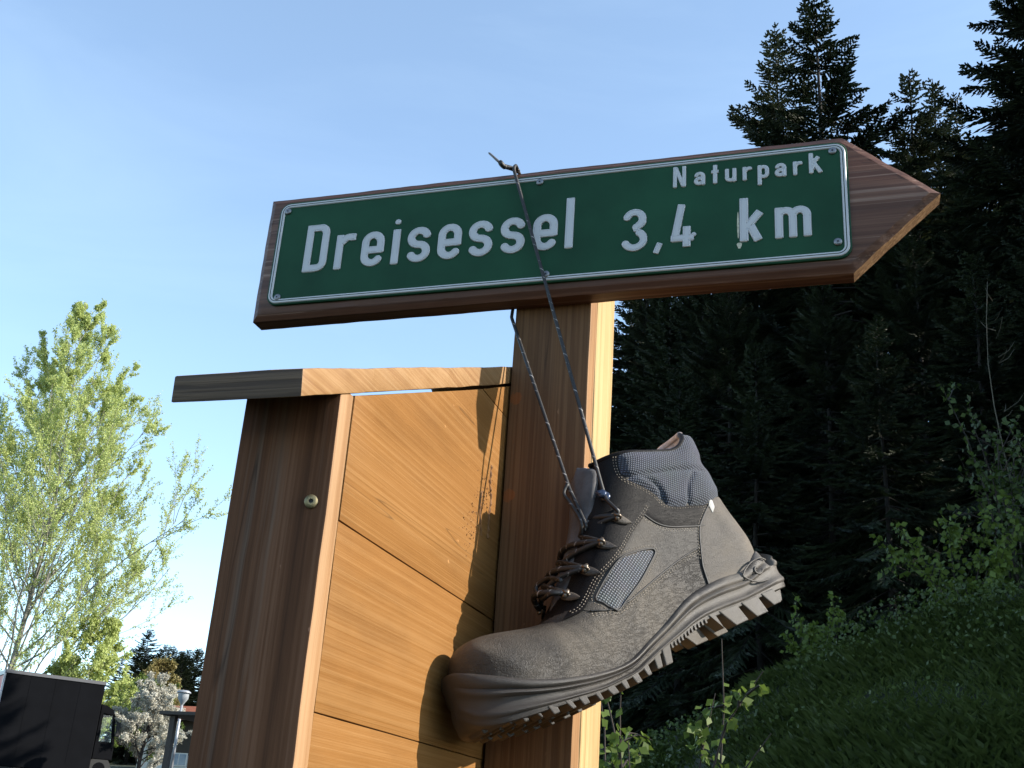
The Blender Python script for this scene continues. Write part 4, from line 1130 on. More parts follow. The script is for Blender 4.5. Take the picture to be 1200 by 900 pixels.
# eyelets: a leather tab with a metal roll, four a side, and two hooks a side
def eyelet(u_, v_, side):
    Pn = surf(np.array([u_, u_ + 1.0, u_, u_ - 1]), np.array([v_, v_, v_ + 1, v_]), np.array([2.4, 2.4, 2.4, 2.4]), side)
    o0 = Vector(Pn[0]); tu = (Vector(Pn[1]) - o0).normalized(); nn = (Vector(Pn[1]) - o0).cross(Vector(Pn[2]) - o0).normalized() * side
    tv = nn.cross(tu) * side
    mb = MB(); ns_, nt = 14, 7
    d = (tu * 0.82 - tv * 0.57).normalized(); e = nn.cross(d)
    V = []; F = []
    for a in range(ns_ + 1):
        t = a / ns_; wdt = 4.8 * math.sin(math.pi * min(1, 0.16 + t * 0.84)) ** 0.7 * (1 - 0.25 * t) + 0.2
        for c in range(nt + 1):
            an = math.pi * c / nt
            p = o0 + d * ((-7 + 19.5 * t) * 1e-3) + e * (math.cos(an) * wdt * 1e-3) + nn * ((0.2 + 2.8 * math.sin(an) * (1 - t * 0.6)) * 1e-3)
            V.append(p)
    for a in range(ns_):
        for c in range(nt): F.append((a * (nt + 1) + c, a * (nt + 1) + c + 1, (a + 1) * (nt + 1) + c + 1, (a + 1) * (nt + 1) + c))
    mb.add(V, F)
    o = mb.build('eyelet', M['tab'], boot, True)
    q = np.linspace(0, 2 * math.pi, 17)
    c0 = o0 + nn * 0.0035 - d * 0.0015
    ringp = [c0 + d * (2.6e-3 * math.cos(a)) + nn * (2.8e-3 * math.sin(a)) + e * 0.0 for a in q]
    mb = MB(); mb.tube(ringp, 0.0015, 7)
    mb.tube([c0 - e * 0.0042, c0 - e * .002, c0 + e * .002, c0 + e * 0.0042], [0.0014, 0.0023, 0.0023, 0.0014], 10)
    mb.build('ring', M['eyelet'], o, True)
    return c0
EY = [(198.3, 113.9), (174.0, 94.6), (153.0, 76.3), (130.5, 59.8)]
ey = {}
for side in (1, -1):
    for k, (a, b_) in enumerate(EY): ey[side, k] = eyelet(a, b_, side)
def hook(u_, v_, side):
    Pn = surf(np.array([u_, u_ + 1.0, u_]), np.array([v_, v_, v_ + 1]), np.array([1.4, 1.4, 1.4]), side)
    o0 = Vector(Pn[0]); nn = (Vector(Pn[1]) - o0).cross(Vector(Pn[2]) - o0).normalized() * side
    tu = (Vector(Pn[1]) - o0).normalized(); tv = nn.cross(tu) * side
    mb = MB()
    mb.tube([o0 - nn * .0005, o0 + nn * .0014, o0 + nn * .0022], [0.0048, 0.0048, 0.0030], 16)
    mb.tube([o0 + nn * .0015, o0 + nn * .0045, o0 + nn * .0062 - tu * .003 + tv * .001, o0 + nn * .0056 - tu * .006 + tv * .003], [0.0026, 0.0024, 0.0028, 0.0022], 10)
    mb.tube([o0 + nn * .0050 - tu * .0015, o0 + nn * .0078 - tu * .0015], [0.0046, 0.0034], 14)
    mb.build('lace_hook', M['hook'], boot, True)
    return o0 + nn * 0.0038
hk = {}
for side in (1, -1):
    for k, (a, b_) in enumerate(((200.3, 138.1), (206.2, 164.1))): hk[side, k] = hook(a, b_, side)

# laces: black cord with pale flecks wound round it
lm, n, l, b = new_mat('flecked_lace_cord')
at_ = n.new('ShaderNodeAttribute'); at_.attribute_name = 'cord'
sx = n.new('ShaderNodeSeparateXYZ'); l.new(at_.outputs['Vector'], sx.inputs[0])
m1 = n.new('ShaderNodeMath'); m1.operation = 'MULTIPLY_ADD'; m1.inputs[1].default_value = 0.24; l.new(sx.outputs['X'], m1.inputs[0]); l.new(sx.outputs['Y'], m1.inputs[2])
m2 = n.new('ShaderNodeMath'); m2.operation = 'FRACT'; l.new(m1.outputs[0], m2.inputs[0])
m3 = n.new('ShaderNodeMath'); m3.operation = 'GREATER_THAN'; m3.inputs[1].default_value = 0.87; l.new(m2.outputs[0], m3.inputs[0])
tc = n.new('ShaderNodeTexCoord'); no0 = noise_node(n, l, tc.outputs['Object'], 110, 3, 0.7)
no = n.new('ShaderNodeMapRange'); no.inputs['From Min'].default_value = 0.48; no.inputs['From Max'].default_value = 0.62; l.new(no0.outputs['Fac'], no.inputs['Value'])
m4 = n.new('ShaderNodeMath'); m4.operation = 'MULTIPLY'; l.new(m3.outputs[0], m4.inputs[0]); l.new(no.outputs['Result'], m4.inputs[1])
r = ramp(n, [(0.0, (0.008, 0.007, 0.007)), (1.0, (0.26, 0.24, 0.235))]); l.new(m4.outputs[0], r.inputs['Fac']); l.new(r.outputs['Color'], b.inputs['Base Color'])
b.inputs['Roughness'].default_value = 0.55
bp = n.new('ShaderNodeBump'); bp.inputs['Distance'].default_value = 0.0008; bp.inputs['Strength'].default_value = 0.8
l.new(m2.outputs[0], bp.inputs['Height']); l.new(bp.outputs['Normal'], b.inputs['Normal'])
def cord(name, P, rad=0.00175, parent=None, sides=10, step=0.0025):
    P = resample(np.array([tuple(p) for p in P]), step)
    V, F = tube_arrays(P, rad, sides)
    o = mesh(name, V, F, lm, parent, True)
    s = np.concatenate([[0], np.cumsum(np.linalg.norm(np.diff(P, axis=0), axis=1))]) * 1000
    at = o.data.attributes.new('cord', 'FLOAT_VECTOR', 'POINT')
    d = np.zeros((len(V), 3), np.float32)
    d[:, 0] = np.repeat(s, sides) * 0.42; d[:, 1] = np.tile(np.arange(sides) / sides * 1.0, len(P))
    at.data.foreach_set('vector', d.ravel())
    return o
def mid(a, b_, f, lift):
    p = a.lerp(b_, f); return p + Vector((-0.8, 0.55, 0)).normalized() * lift
def lace_row(a, b_, lift=0.006):
    k = lift * 1.6
    return catmull([tuple(a), tuple(mid(a, b_, .15, k * .55)), tuple(mid(a, b_, .38, k * 1.05)), tuple(mid(a, b_, .62, k * 1.05)), tuple(mid(a, b_, .85, k * .55)), tuple(b_)], 8)
lace = empty('boot_lace', tuple(BT0 + Vector((0.1, 0.05, 0.15))), 'long black and white flecked boot lace looped over the top of the green sign', 'lace')
BI = BM.inverted()
LINV = lace.matrix_basis.inverted()
def W(p): return BM @ Vector(p)
def lc(P, name='strand', rad=0.00175):
    o = cord(name, P, rad, None); o.parent = lace; o.matrix_parent_inverse = Matrix.Translation(-Vector(lace.location)); return o
for k in range(4):
    lc([W(p) for p in lace_row(ey[1, k], ey[-1, k], 0.0095)], 'cross_strand', 0.0026)
    if k < 3:
        lc([W(p) for p in lace_row(ey[1, k], ey[-1, k + 1], 0.007)], 'cross_strand', 0.0024); lc([W(p) for p in lace_row(ey[-1, k], ey[1, k + 1], 0.0078)], 'cross_strand', 0.0024)
# slack loop of cord and tab at the lowest pair
a0, b0 = W(ey[1, 3]), W(ey[-1, 3])
lc(catmull([tuple(a0), tuple(a0 + Vector((-.012, -.004, -.001))), tuple(a0.lerp(b0, .35) + Vector((-.012, -.004, .0))), tuple(a0.lerp(b0, .6) + Vector((-.014, 0, .014))), tuple(a0.lerp(b0, .45) + Vector((-.006, 0, .020))), tuple(a0.lerp(b0, .1) + Vector((-.002, -.002, .012)))], 8), 'cross_strand', 0.0021)
topf = Vector((-0.3315, 0.9655, 2.2595))
tope = Vector((-0.3325, 0.980, 2.2625))
h0, h1 = W(hk[1, 0]), W(hk[1, 1])
e0 = W(ey[1, 0])
start = Vector((-0.3318, 0.9625, 2.2535))
fs = [start.lerp(h0, q / 24) for q in range(25)]
lc([tope, Vector((-.332, .9685, 2.2628)), topf + Vector((0, -.003, -.002))] + fs + [h0 + Vector((.003, -.004, -.006)), e0 + Vector((0.001, -.003, .004)), e0], 'hanging_strand')
f0 = W(ey[-1, 0]); fh = W(hk[-1, 0])
bs = Vector((-0.3338, 0.9955, 2.099))
rear = Vector((-0.3345, 1.0015, 2.262))
q1, q2 = Vector((-0.2545, 0.957, 1.9040)), Vector((-0.2353, 0.951, 1.8665))
f0 = W(ey[-1, 1])
lc([tope, Vector((-.3335, .995, 2.2632)), rear, Vector((-.3345, 1.002, 2.2)), Vector((-.3342, 1.001, 2.12)), bs] + [bs.lerp(q1, q / 20) for q in range(1, 21)] + [q1.lerp(q2, q / 6) for q in range(1, 7)] + [q2.lerp(f0, .5) + Vector((-.003, -.004, 0)), f0], 'hanging_strand')
lc(catmull([tuple(q1 + Vector((-.001, -.001, .004))), tuple(q1 + Vector((-.004, -.002, -.006))), tuple(q1.lerp(q2, .5) + Vector((-.0045, -.001, 0))), tuple(q2 + Vector((-.004, -.002, -.004))), tuple(f0)], 8), 'cross_strand')
# knot and the stiff tip of the lace on top of the sign
kn = Vector((-0.3450, 0.9660, 2.2622))
lc(catmull([tuple(tope), (-.338, .972, 2.2622), tuple(kn), (-.3465, .962, 2.2640), (-.3482, .966, 2.2655), (-.346, .970, 2.2640), (-.3435, .9655, 2.2605)], 6), 'knot', 0.0026)
tp = MB(); tp.tube([kn + Vector((-.0015, 0, .002)), kn + Vector((-.008, 0, .0085)), kn + Vector((-.0165, 0, .0175)), kn + Vector((-.0178, 0, .0186))], [0.0016, 0.0014, 0.0012, 0.0006], 8)
o = tp.build('aglet', simple('grey_aglet', (0.10, 0.09, 0.09), 0.4), None, True); o.parent = lace; o.matrix_parent_inverse = Matrix.Translation(-Vector(lace.location))

# ------------------------------------------------------------------ vegetation
def leaf_quads(P, size, rg, up=0.3, long=1.5, fold=0.0):
    """a rhombic leaf at each point: two triangles folded along the midrib"""
    n_ = len(P)
    d = rg.normal(size=(n_, 3)); d[:, 2] -= 0.35; d /= np.linalg.norm(d, axis=1)[:, None]
    r_ = rg.normal(size=(n_, 3)); r_[:, 2] *= 0.6
    s = np.cross(d, r_); s /= np.linalg.norm(s, axis=1)[:, None] + 1e-9
    nn = np.cross(d, s)
    L = (size * rg.uniform(0.65, 1.25, n_))[:, None]
    a = P; b_ = P + d * L * 0.45 + s * L * 0.5 / long + nn * L * 0.08; c = P + d * L; e = P + d * L * 0.45 - s * L * 0.5 / long + nn * L * 0.08
    V = np.stack([a, b_, c, e], 1).reshape(-1, 3)
    F = np.arange(n_ * 4).reshape(-1, 4)
    return V, F
class Tubes:
    def __init__(self): self.V = []; self.F = []; self.n = 0
    def add(self, P, r0, r1, sides=5):
        P = np.asarray(P, float); V, F = tube_arrays(P, np.linspace(r0, r1, len(P)), sides, False)
        self.V.append(V); self.F.append(np.array(F) + self.n); self.n += len(V)
    def mesh(self, name): return fast_mesh_only(name, np.concatenate(self.V), np.concatenate(self.F))
def fast_mesh_only(name, V, F, smooth=True):
    o = fast_mesh(name, V, F, None, None, smooth); me = o.data
    bpy.data.objects.remove(o); return me

def spruce_meshes(h, rb, seed, dens=1.0, sparse=0.0, lean=0.0):
    rg = np.random.default_rng(seed)
    tb = Tubes()
    tr = np.array([[lean * (t ** 2) * h + 0.04 * math.sin(t * 9 + seed), 0.03 * math.sin(t * 7 + seed * 2), t * h] for t in np.linspace(0, 1, 14)])
    tb.add(tr, 0.0095 * h, 0.008, 8)
    TW = []                                    # twigs: start, direction, length
    z = 0.03 * h; zs = []
    while z < h * 0.985:
        zs.append(z); z += (0.20 + 0.20 * (1 - z / h)) / dens * rg.uniform(0.8, 1.2)
    for z in zs:
        q = 1 - z / h
        Lb = min(rb, 0.40 * (h - z) + 0.14) * (0.85 + 0.15 * q) 
        cx = np.interp(z, tr[:, 2], tr[:, 0]); cy = np.interp(z, tr[:, 2], tr[:, 1])
        nb = int(rg.integers(4, 7)); a0 = rg.uniform(0, 6.28)
        for k in range(nb):
            if rg.random() < sparse: continue
            az = a0 + k * 6.283 / nb + rg.normal(0, 0.25)
            L = Lb * rg.uniform(0.62, 1.15)
            el0 = 0.50 - 0.95 * min(1, q * 1.6) + rg.normal(0, 0.12)
            m_ = 7
            s = np.linspace(0, 1, m_)
            el = el0 + 0.55 * s ** 2 - 0.25 * np.sin(s * 3.14) * q
            hd = np.array([math.cos(az), math.sin(az)])
            dr = np.concatenate([[0], np.cumsum(np.cos(el[:-1]) * L / (m_ - 1))]); dz = np.concatenate([[0], np.cumsum(np.sin(el[:-1]) * L / (m_ - 1))])
            P = np.stack([cx + hd[0] * dr, cy + hd[1] * dr, z + dz], 1)
            if L > 0.5: tb.add(P, 0.006 + 0.010 * L / 2, 0.003, 4)
            nst = max(3, int(L / 0.068))
            t = np.linspace(0.10 if L < 1 else 0.22, 1, nst)
            B = np.stack([np.interp(t, s, P[:, i]) for i in range(3)], 1)
            D = np.stack([np.gradient(P[:, i]) for i in range(3)], 1); D /= np.linalg.norm(D, axis=1)[:, None]
            D = np.stack([np.interp(t, s, D[:, i]) for i in range(3)], 1)
            sd = np.stack([-D[:, 1], D[:, 0], np.zeros(nst)], 1); sd /= np.linalg.norm(sd, axis=1)[:, None] + 1e-9
            for sg in (1, -1):
                tl_ = (0.11 + 0.44 * np.minimum(1, L / 1.8) * (1 - t) ** 0.7) * rg.uniform(0.6, 1.25, nst)
                dd = D * 0.75 + sg * sd * rg.uniform(0.5, 1.0, nst)[:, None]
                dd[:, 2] -= rg.uniform(0.0, 0.55, nst) * (0.3 + q)
                dd /= np.linalg.norm(dd, axis=1)[:, None]
                TW.append(np.concatenate([B, dd, tl_[:, None]], 1))
            TW.append(np.concatenate([B[-1:], D[-1:], [[0.12]]], 1))
    T = np.concatenate(TW)
    # every twig: a needle brush of slim facets
    V = []; n_ = len(T)
    P0 = T[:, :3]; d = T[:, 3:6]; L = T[:, 6:7]
    ref = rg.normal(size=(n_, 3)); s1 = np.cross(d, ref); s1 /= np.linalg.norm(s1, axis=1)[:, None] + 1e-9; s2 = np.cross(d, s1)
    tris = []
    for k, (f0, f1, wv) in enumerate(((0.0, 0.55, 0.029), (0.3, 0.85, 0.025), (0.6, 1.08, 0.018))):
        an = rg.uniform(0, 6.28, n_)
        for q in (0, 1):
            a_ = an + q * 1.57
            s_ = np.cos(a_)[:, None] * s1 + np.sin(a_)[:, None] * s2
            w = wv * rg.uniform(0.8, 1.4, n_)[:, None]
            tris.append(np.stack([P0 + d * L * f0 - s_ * w * 0.4, P0 + d * L * (f0 + f1) / 2 + s_ * w, P0 + d * L * f1, P0 + d * L * (f0 * .6 + f1 * .4) - s_ * w], 1))
    V = np.concatenate(tris).reshape(-1, 3); F = np.arange(len(V)).reshape(-1, 4)
    return tb.mesh('trunk'), fast_mesh_only('crown', V, F, False)
M['needles'] = leaf_mat('spruce_needles', (0.007, 0.013, 0.006), (0.024, 0.036, 0.013), 0.12, 0.6)
M['needles_pale'] = leaf_mat('pale_spruce_needles', (0.018, 0.028, 0.013), (0.05, 0.06, 0.026), 0.15, 0.6)
M['spruce_bark'] = simple('spruce_bark', (0.012, 0.0095, 0.008), 0.95, 0, 0.3, 14)
M['bark'] = simple('bark', (0.028, 0.021, 0.017), 0.9, 0, 0.35, 14, 0.006, 40)
M['grey_bark'] = simple('grey_bark', (0.20, 0.19, 0.165), 0.85, 0, 0.3, 9, 0.004, 40)
SPV = []
for k, (h, rb, dn, spz, mt) in enumerate(((15, 3.0, 1.0, 0.08, 'needles'), (15, 2.6, 0.9, 0.18, 'needles_pale'), (15, 3.3, 1.2, 0.03, 'needles'), (9, 2.5, 1.25, 0.03, 'needles'))):
    tm, cm = spruce_meshes(h, rb, 101 + k, dn, spz)
    tm.materials.append(M['spruce_bark']); cm.materials.append(M[mt]); SPV.append((h, tm, cm))
def spruce(x, y, top, var, label, group, rot=0.0, wide=1.0, name='spruce_tree'):
    z0 = gz(x, y); h, tm, cm = SPV[var]; s = (top - z0) / h
    r_ = empty(name, (x, y, z0 - 0.1), label, 'tree', group)
    r_.rotation_euler = (0, 0, rot); r_.scale = (s * wide, s * wide, s)
    for nm, me in (('trunk', tm), ('crown', cm)):
        o = bpy.data.objects.new(nm, me); o.parent = r_; COL.objects.link(o)
    return r_
SG = 'spruces of the dark forest behind the sign'
spruce(-1.55, 24.0, 21.4, 1, 'slim pale spruce with an airy top, beside the tall spruce above the word Naturpark', SG, 0.4, 0.95)
spruce(-0.46, 20.0, 18.9, 0, 'tall dark spruce rising above the word Naturpark, its tip leaving the picture', SG, 1.3, 1.05)
spruce(1.38, 22.0, 18.1, 1, 'spruce with a thin brownish tip above the arrow point, left of two paler tops', SG, 2.2, 1.0)
spruce(2.10, 25.0, 20.0, 1, 'grey green spruce in the gap between the arrow point spruce and the big black one', SG, 3.3, 0.9)
spruce(2.75, 26.5, 20.6, 1, 'thin leader of a pale spruce close against the big black spruce', SG, 5.3, 0.8)
spruce(2.95, 15.0, 16.2, 2, 'big near black spruce filling the upper right corner', SG, 0.9, 1.0)
spruce(0.15, 21.0, 15.4, 1, 'short spruce tucked behind the sloping top edge of the arrow point', SG, 4.1, 1.1)
spruce(-2.2, 21.0, 15.6, 0, 'low spruce whose branch tips show just above the sign, left of Naturpark', SG, 2.9, 1.0)
deep = [(-5.2, 26.5, 17.0, 0), (-5.9, 29.5, 18.0, 2), (-3.3, 22.5, 14.5, 2), (-3.0, 27.5, 18.5, 2), (-1.9, 16.5, 10.6, 2), (-0.4, 14.5, 9.4, 2), (0.9, 16.5, 11.0, 0), (1.3, 12.6, 8.4, 3), (-1.2, 13.0, 7.6, 3), (0.2, 11.2, 7.0, 3),
        (-2.6, 18.5, 12.0, 0), (0.7, 18.5, 12.5, 2), (-1.0, 31.0, 20.0, 2), (1.9, 31.0, 21.0, 0), (2.0, 18.8, 13.4, 2), (2.2, 13.4, 9.6, 3), (2.4, 10.6, 7.6, 3), (-2.35, 14.6, 8.0, 3), (-4.4, 24.0, 14.6, 0), (-6.7, 36.4, 20.5, 2), (-3.8, 36.2, 20.5, 2), (-0.6, 36.8, 21.0, 2), (2.4, 36.0, 21.5, 2), (-5.2, 34.6, 19.8, 0), (-2.2, 34.6, 20.0, 0), (-3.4, 19.6, 11.6, 3)]  # rearmost trees, hidden behind the others, are added to shade the truck
for (x, y, t, v) in deep:
    spruce(x, y, t, v, 'spruce standing in the black shaded forest mass below and behind the sign', SG, x * 3 + y, 1.05)
edge = [(5.0, 7.6, 10.5, 3), (3.6, 10.2, 10.2, 3), (6.8, 10.0, 16.0, 2), (9.5, 8.4, 18.0, 2), (12.5, 10.6, 20.0, 0), (5.2, 13.6, 17.5, 2), (8.2, 15.0, 20.0, 0), (4.9, 18.6, 20.5, 2), (9.0, 20.5, 22.0, 2), (6.2, 23.5, 22.5, 0), (4.6, 28.5, 22.5, 2), (13.0, 16.5, 21, 2), (8.2, 6.6, 13.5, 3), (10.8, 6.2, 15.0, 3), (6.3, 6.5, 9.6, 3)]  # spruces added right of the frame to shade the bank and forest
for (x, y, t, v) in edge:
    spruce(x, y, t, v, 'spruce on the bank beyond the big black spruce, outside the picture, added for shade', 'spruces added for shade on the bank beside the forest', x * 2 + y, 1.0)

# broad-leaved trees
def branchy(h, seed, n_main=26, z0=0.16, spread=(0.55, 0.85), len_f=0.42, leaf_n=20000, leaf=0.07, trunk_r=0.16, bare=0.0, taper=1.0, sub=9, twig=4, bend=0.35, low=0.5):
    rg = np.random.default_rng(seed); tb = Tubes()
    tr = np.array([[0.012 * h * math.sin(t * 5 + seed), 0.012 * h * math.cos(t * 4 + seed), t * h] for t in np.linspace(0, 1, 16)])
    tb.add(tr, trunk_r, 0.01, 9)
    ends = []
    def grow(p, d, L, r, lev):
        m_ = 7; P = [p]; dd = d.copy()
        for k in range(m_ - 1):
            dd = dd + np.array([0, 0, bend / m_ * (1 if lev < 2 else .5)]) + rg.normal(0, 0.09, 3); dd /= np.linalg.norm(dd)
            P.append(P[-1] + dd * L / (m_ - 1))
        P = np.array(P)
        tb.add(P, r, r * 0.25, 5 if lev == 0 else 3)
        if lev == 2: ends.append(P); return
        nsub = sub if lev == 0 else twig
        if lev == 0: nsub = max(3, int(nsub * L / (h * len_f) + 1))
        for k in range(nsub):
            t = rg.uniform(0.22, 1.0); q = t * (m_ - 1); i = min(int(q), m_ - 2)
            b_ = P[i] + (P[i + 1] - P[i]) * (q - i)
            ax = P[i + 1] - P[i]; ax /= np.linalg.norm(ax)
            o_ = rg.normal(size=3); o_ -= ax * (o_ @ ax); o_ /= np.linalg.norm(o_)
            nd = ax * 0.75 + o_ * 0.65 + np.array([0, 0, 0.15]); nd /= np.linalg.norm(nd)
            grow(b_, nd, L * rg.uniform(0.28, 0.5) * (1.15 - 0.5 * t), r * 0.4, lev + 1)
        ends.append(P[3:])
    for k in range(n_main):
        t = z0 + (0.97 - z0) * (k + rg.uniform(0, 1)) / n_main
        base = np.array([np.interp(t * h, tr[:, 2], tr[:, i]) for i in range(3)])
        az = k * 2.4 + rg.normal(0, 0.3); an = rg.uniform(*spread)
        d = np.array([math.cos(az) * math.sin(an), math.sin(az) * math.sin(an), math.cos(an)])
        L = h * len_f * (1 - t) ** (0.55 * taper) * rg.uniform(0.7, 1.05) * min(1, low + (t - z0) * 4) + 0.3
        grow(base, d, L, trunk_r * 0.34 * (1 - t) + 0.008, 0)
    segs = []; wt = []
    for P in ends: segs.append((P[:-1], P[1:]))
    A = np.concatenate([s[0] for s in segs]); B = np.concatenate([s[1] for s in segs])
    idx = rg.integers(0, len(A), leaf_n)
    Pq = A[idx] + (B[idx] - A[idx]) * rg.random((leaf_n, 1)) + rg.normal(0, leaf * 0.55, (leaf_n, 3))
    V, F = leaf_quads(Pq, leaf, rg)
    return tb.mesh('trunk'), fast_mesh_only('crown', V, F, False)
def plant(name, x, y, z0, meshes, mats, label, cat, group=None, parts=('trunk', 'crown'), rot=0, s=1):
    r_ = empty(name, (x, y, z0), label, cat, group); r_.rotation_euler = (0, 0, rot); r_.scale = (s, s, s)
    for nm, me, m_ in zip(parts, meshes, mats):
        if not me.materials: me.materials.append(m_)
        o = bpy.data.objects.new(nm, me); o.parent = r_; COL.objects.link(o)
    return r_
M['spring_leaf'] = leaf_mat('young_spring_leaves', (0.34, 0.40, 0.12), (0.50, 0.56, 0.21), 0.5, 0.5)
M['mid_leaf'] = leaf_mat('mid_green_leaves', (0.065, 0.105, 0.016), (0.13, 0.18, 0.034), 0.4, 0.5)
M['fresh_leaf'] = leaf_mat('fresh_green_leaves', (0.11, 0.165, 0.03), (0.22, 0.29, 0.06), 0.45, 0.5)
M['dark_leaf'] = leaf_mat('shrub_leaves', (0.030, 0.050, 0.010), (0.070, 0.105, 0.024), 0.35, 0.45)
M['blossom'] = leaf_mat('cream_blossom', (0.34, 0.32, 0.25), (0.60, 0.58, 0.50), 0.3, 0.7)
M['bronze_leaf'] = leaf_mat('bronze_young_leaves', (0.13, 0.12, 0.035), (0.25, 0.20, 0.08), 0.4, 0.6)
zt = gz(-37.4, 44) - 0.1
plant('leafy_tree', -37.6, 44.0, zt, branchy(26.2 - zt, 5, 72, 0.03, (0.48, 1.02), 0.55, 240000, 0.092, 0.15, taper=1.6, sub=13, twig=7, bend=0.75, low=0.85), (M['grey_bark'], M['spring_leaf']), 'tall young tree with fresh yellow green spring leaves behind the dark truck', 'tree')
zt = gz(-35.5, 47) - 0.1
plant('leafy_tree', -34.6, 46.0, zt, branchy(6.4, 15, 30, 0.06, (0.6, 1.1), 0.52, 30000, 0.12, 0.13), (M['grey_bark'], M['spring_leaf']), 'green leafy tree showing low behind the roof of the truck', 'tree')
zt = gz(-27.6, 41) - 0.1
plant('leafy_tree', -27.9, 41.0, zt, branchy(3.6, 25, 16, 0.08, (0.6, 1.1), 0.5, 8000, 0.08, 0.08), (M['bark'], M['mid_leaf']), 'mid green bush between the truck and the white blossom', 'bush')
zt = gz(-25.9, 38.3) - 0.1
plant('blossom_tree', -25.95, 38.3, zt, branchy(6.4 - zt, 35, 26, 0.10, (0.6, 1.2), 0.50, 42000, 0.066, 0.08, sub=10), (M['bark'], M['blossom']), 'small fruit tree covered in cream white blossom beside the truck', 'tree')
zt = gz(-36.5, 55) - 0.1
plant('leafy_tree', -36.9, 55.0, zt, branchy(9.6 - zt, 45, 24, 0.1, (0.5, 0.9), 0.42, 10000, 0.16, 0.14), (M['grey_bark'], M['bronze_leaf']), 'bronze leaved tree in front of the far spruces, above the house roof', 'tree')
far = [(-41.6, 60, 12.6, 0, 'tallest of the far spruces beyond the blossom tree'), (-40.0, 62, 11.7, 2, 'far spruce next to the tallest one, above the house roof'), (-39.0, 60, 11.3, 0, 'far spruce above the street lamp'), (-38.3, 63, 11.6, 2, 'far spruce nearest the wooden board'),
       (-43.2, 60, 10.9, 1, 'paler far spruce at the left end of the distant row'), (-37.2, 66, 11.9, 2, None), (-35.5, 64, 11.4, 0, None), (-40.8, 68, 11.8, 2, None), (-45.5, 66, 11.5, 0, None), (-34.0, 69, 12.2, 2, None), (-32.0, 66, 11.5, 0, None), (-42.4, 70, 12.0, 2, None), (-46.3, 66, 12.7, 0, None), (-45.0, 66.5, 12.4, 2, None), (-43.8, 66, 12.6, 0, None), (-42.8, 65.5, 12.1, 2, None), (-41.8, 66, 12.4, 0, None), (-49.8, 72, 13.4, 2, None), (-48.3, 72, 13.7, 0, None), (-47.0, 72, 13.2, 2, None), (-45.7, 72, 13.5, 0, None)]
for (x, y, t, v, lb) in far:
    spruce(x, y, t, v, lb or 'small spruce far back in the distant row, mostly hidden by other trees', 'spruces in the distant row', x, 1.7)

# shrubs on the bank
def stem_plant(x, y, h, seed, nst, leaf_n, leaf, spread, label, cat='shrub', mat='dark_leaf', name='shrub', z=None, lo=0.15, side_l=0.26):
    rg = np.random.default_rng(seed); tb = Tubes(); pts = []
    for k in range(nst):
        az = rg.uniform(0, 6.28); an = rg.uniform(0, spread)
        d = np.array([math.cos(az) * math.sin(an), math.sin(az) * math.sin(an), math.cos(an)]); L = h * rg.uniform(0.6, 1.0)
        P = [np.array([rg.normal(0, .03 * h), rg.normal(0, .03 * h), 0])]
        for q in range(8):
            d = d + rg.normal(0, 0.10, 3) + np.array([0, 0, -0.05 if q > 4 else 0.03]); d /= np.linalg.norm(d); P.append(P[-1] + d * L / 8)
        P = np.array(P); tb.add(P, 0.006 * h + 0.001, 0.0012, 5)
        for q in range(5):
            t = rg.uniform(lo, 0.95) * 8; i = min(int(t), 7); b_ = P[i] + (P[i + 1] - P[i]) * (t - i)
            e = rg.normal(size=3) * 0.6 + d * 0.5; e /= np.linalg.norm(e); Q = np.array([b_, b_ + e * L * side_l * .55, b_ + e * L * side_l + np.array([0, 0, -.02 * h])])
            tb.add(Q, 0.0025 * h + .0005, 0.0008, 4); pts.append((Q[:-1], Q[1:]))
        pts.append((P[int(lo * 8) + 1:-1], P[int(lo * 8) + 2:]))
    A = np.concatenate([p[0] for p in pts]); B = np.concatenate([p[1] for p in pts])
    idx = rg.integers(0, len(A), leaf_n); Pq = A[idx] + (B[idx] - A[idx]) * rg.random((leaf_n, 1)) + rg.normal(0, leaf * 0.25, (leaf_n, 3))
    V, F = leaf_quads(Pq, leaf, rg, long=1.35)
    r_ = empty(name, (x, y, gz(x, y) - 0.03 if z is None else z), label, cat)
    for nm, me, m_ in (('stem', tb.mesh('stem'), M['bark']), ('foliage', fast_mesh_only('foliage', V, F, False), M[mat])):
        me.materials.append(m_); o = bpy.data.objects.new(nm, me); o.parent = r_; COL.objects.link(o)
    return r_
stem_plant(1.02, 8.6, 1.9, 71, 10, 1400, 0.052, 0.5, 'tall loose shrub with broad leaves on the bank near the picture edge')
stem_plant(0.62, 7.9, 0.95, 72, 12, 1300, 0.048, 0.9, 'low bright green shrub at the foot of the tall loose one', mat='mid_leaf')
stem_plant(1.35, 8.2, 1.6, 73, 9, 1300, 0.05, 0.7, 'leafy shrub at the picture edge behind the bank crest')
stem_plant(-0.35, 7.4, 0.5, 74, 12, 900, 0.035, 1.1, 'low ferny ground shrub along the crest of the grassy bank', mat='mid_leaf')
stem_plant(-0.57, 3.0, 1.42, 75, 15, 1150, 0.028, 0.17, 'thin sapling with bright green leaves below the heel of the boot', 'sapling', 'mid_leaf', 'sapling', lo=0.58, side_l=0.07)
st_ = MB(); rg = np.random.default_rng(5)
st_.tube([(0.05 * math.sin(k * .8), 0, k * 0.36) for k in range(9)], [0.006 * (1 - k / 9.5) + .0015 for k in range(9)], 6)
for k in range(12):
    z = rg.uniform(1.0, 2.7); a = rg.uniform(0, 6.28); L = rg.uniform(.06, .2)
    st_.tube([(0.03, 0, z), (0.03 + L * .6 * math.cos(a), L * .6 * math.sin(a), z + L * .4), (0.03 + L * math.cos(a), L * math.sin(a), z + L)], [0.003, 0.002, 0.001], 4)
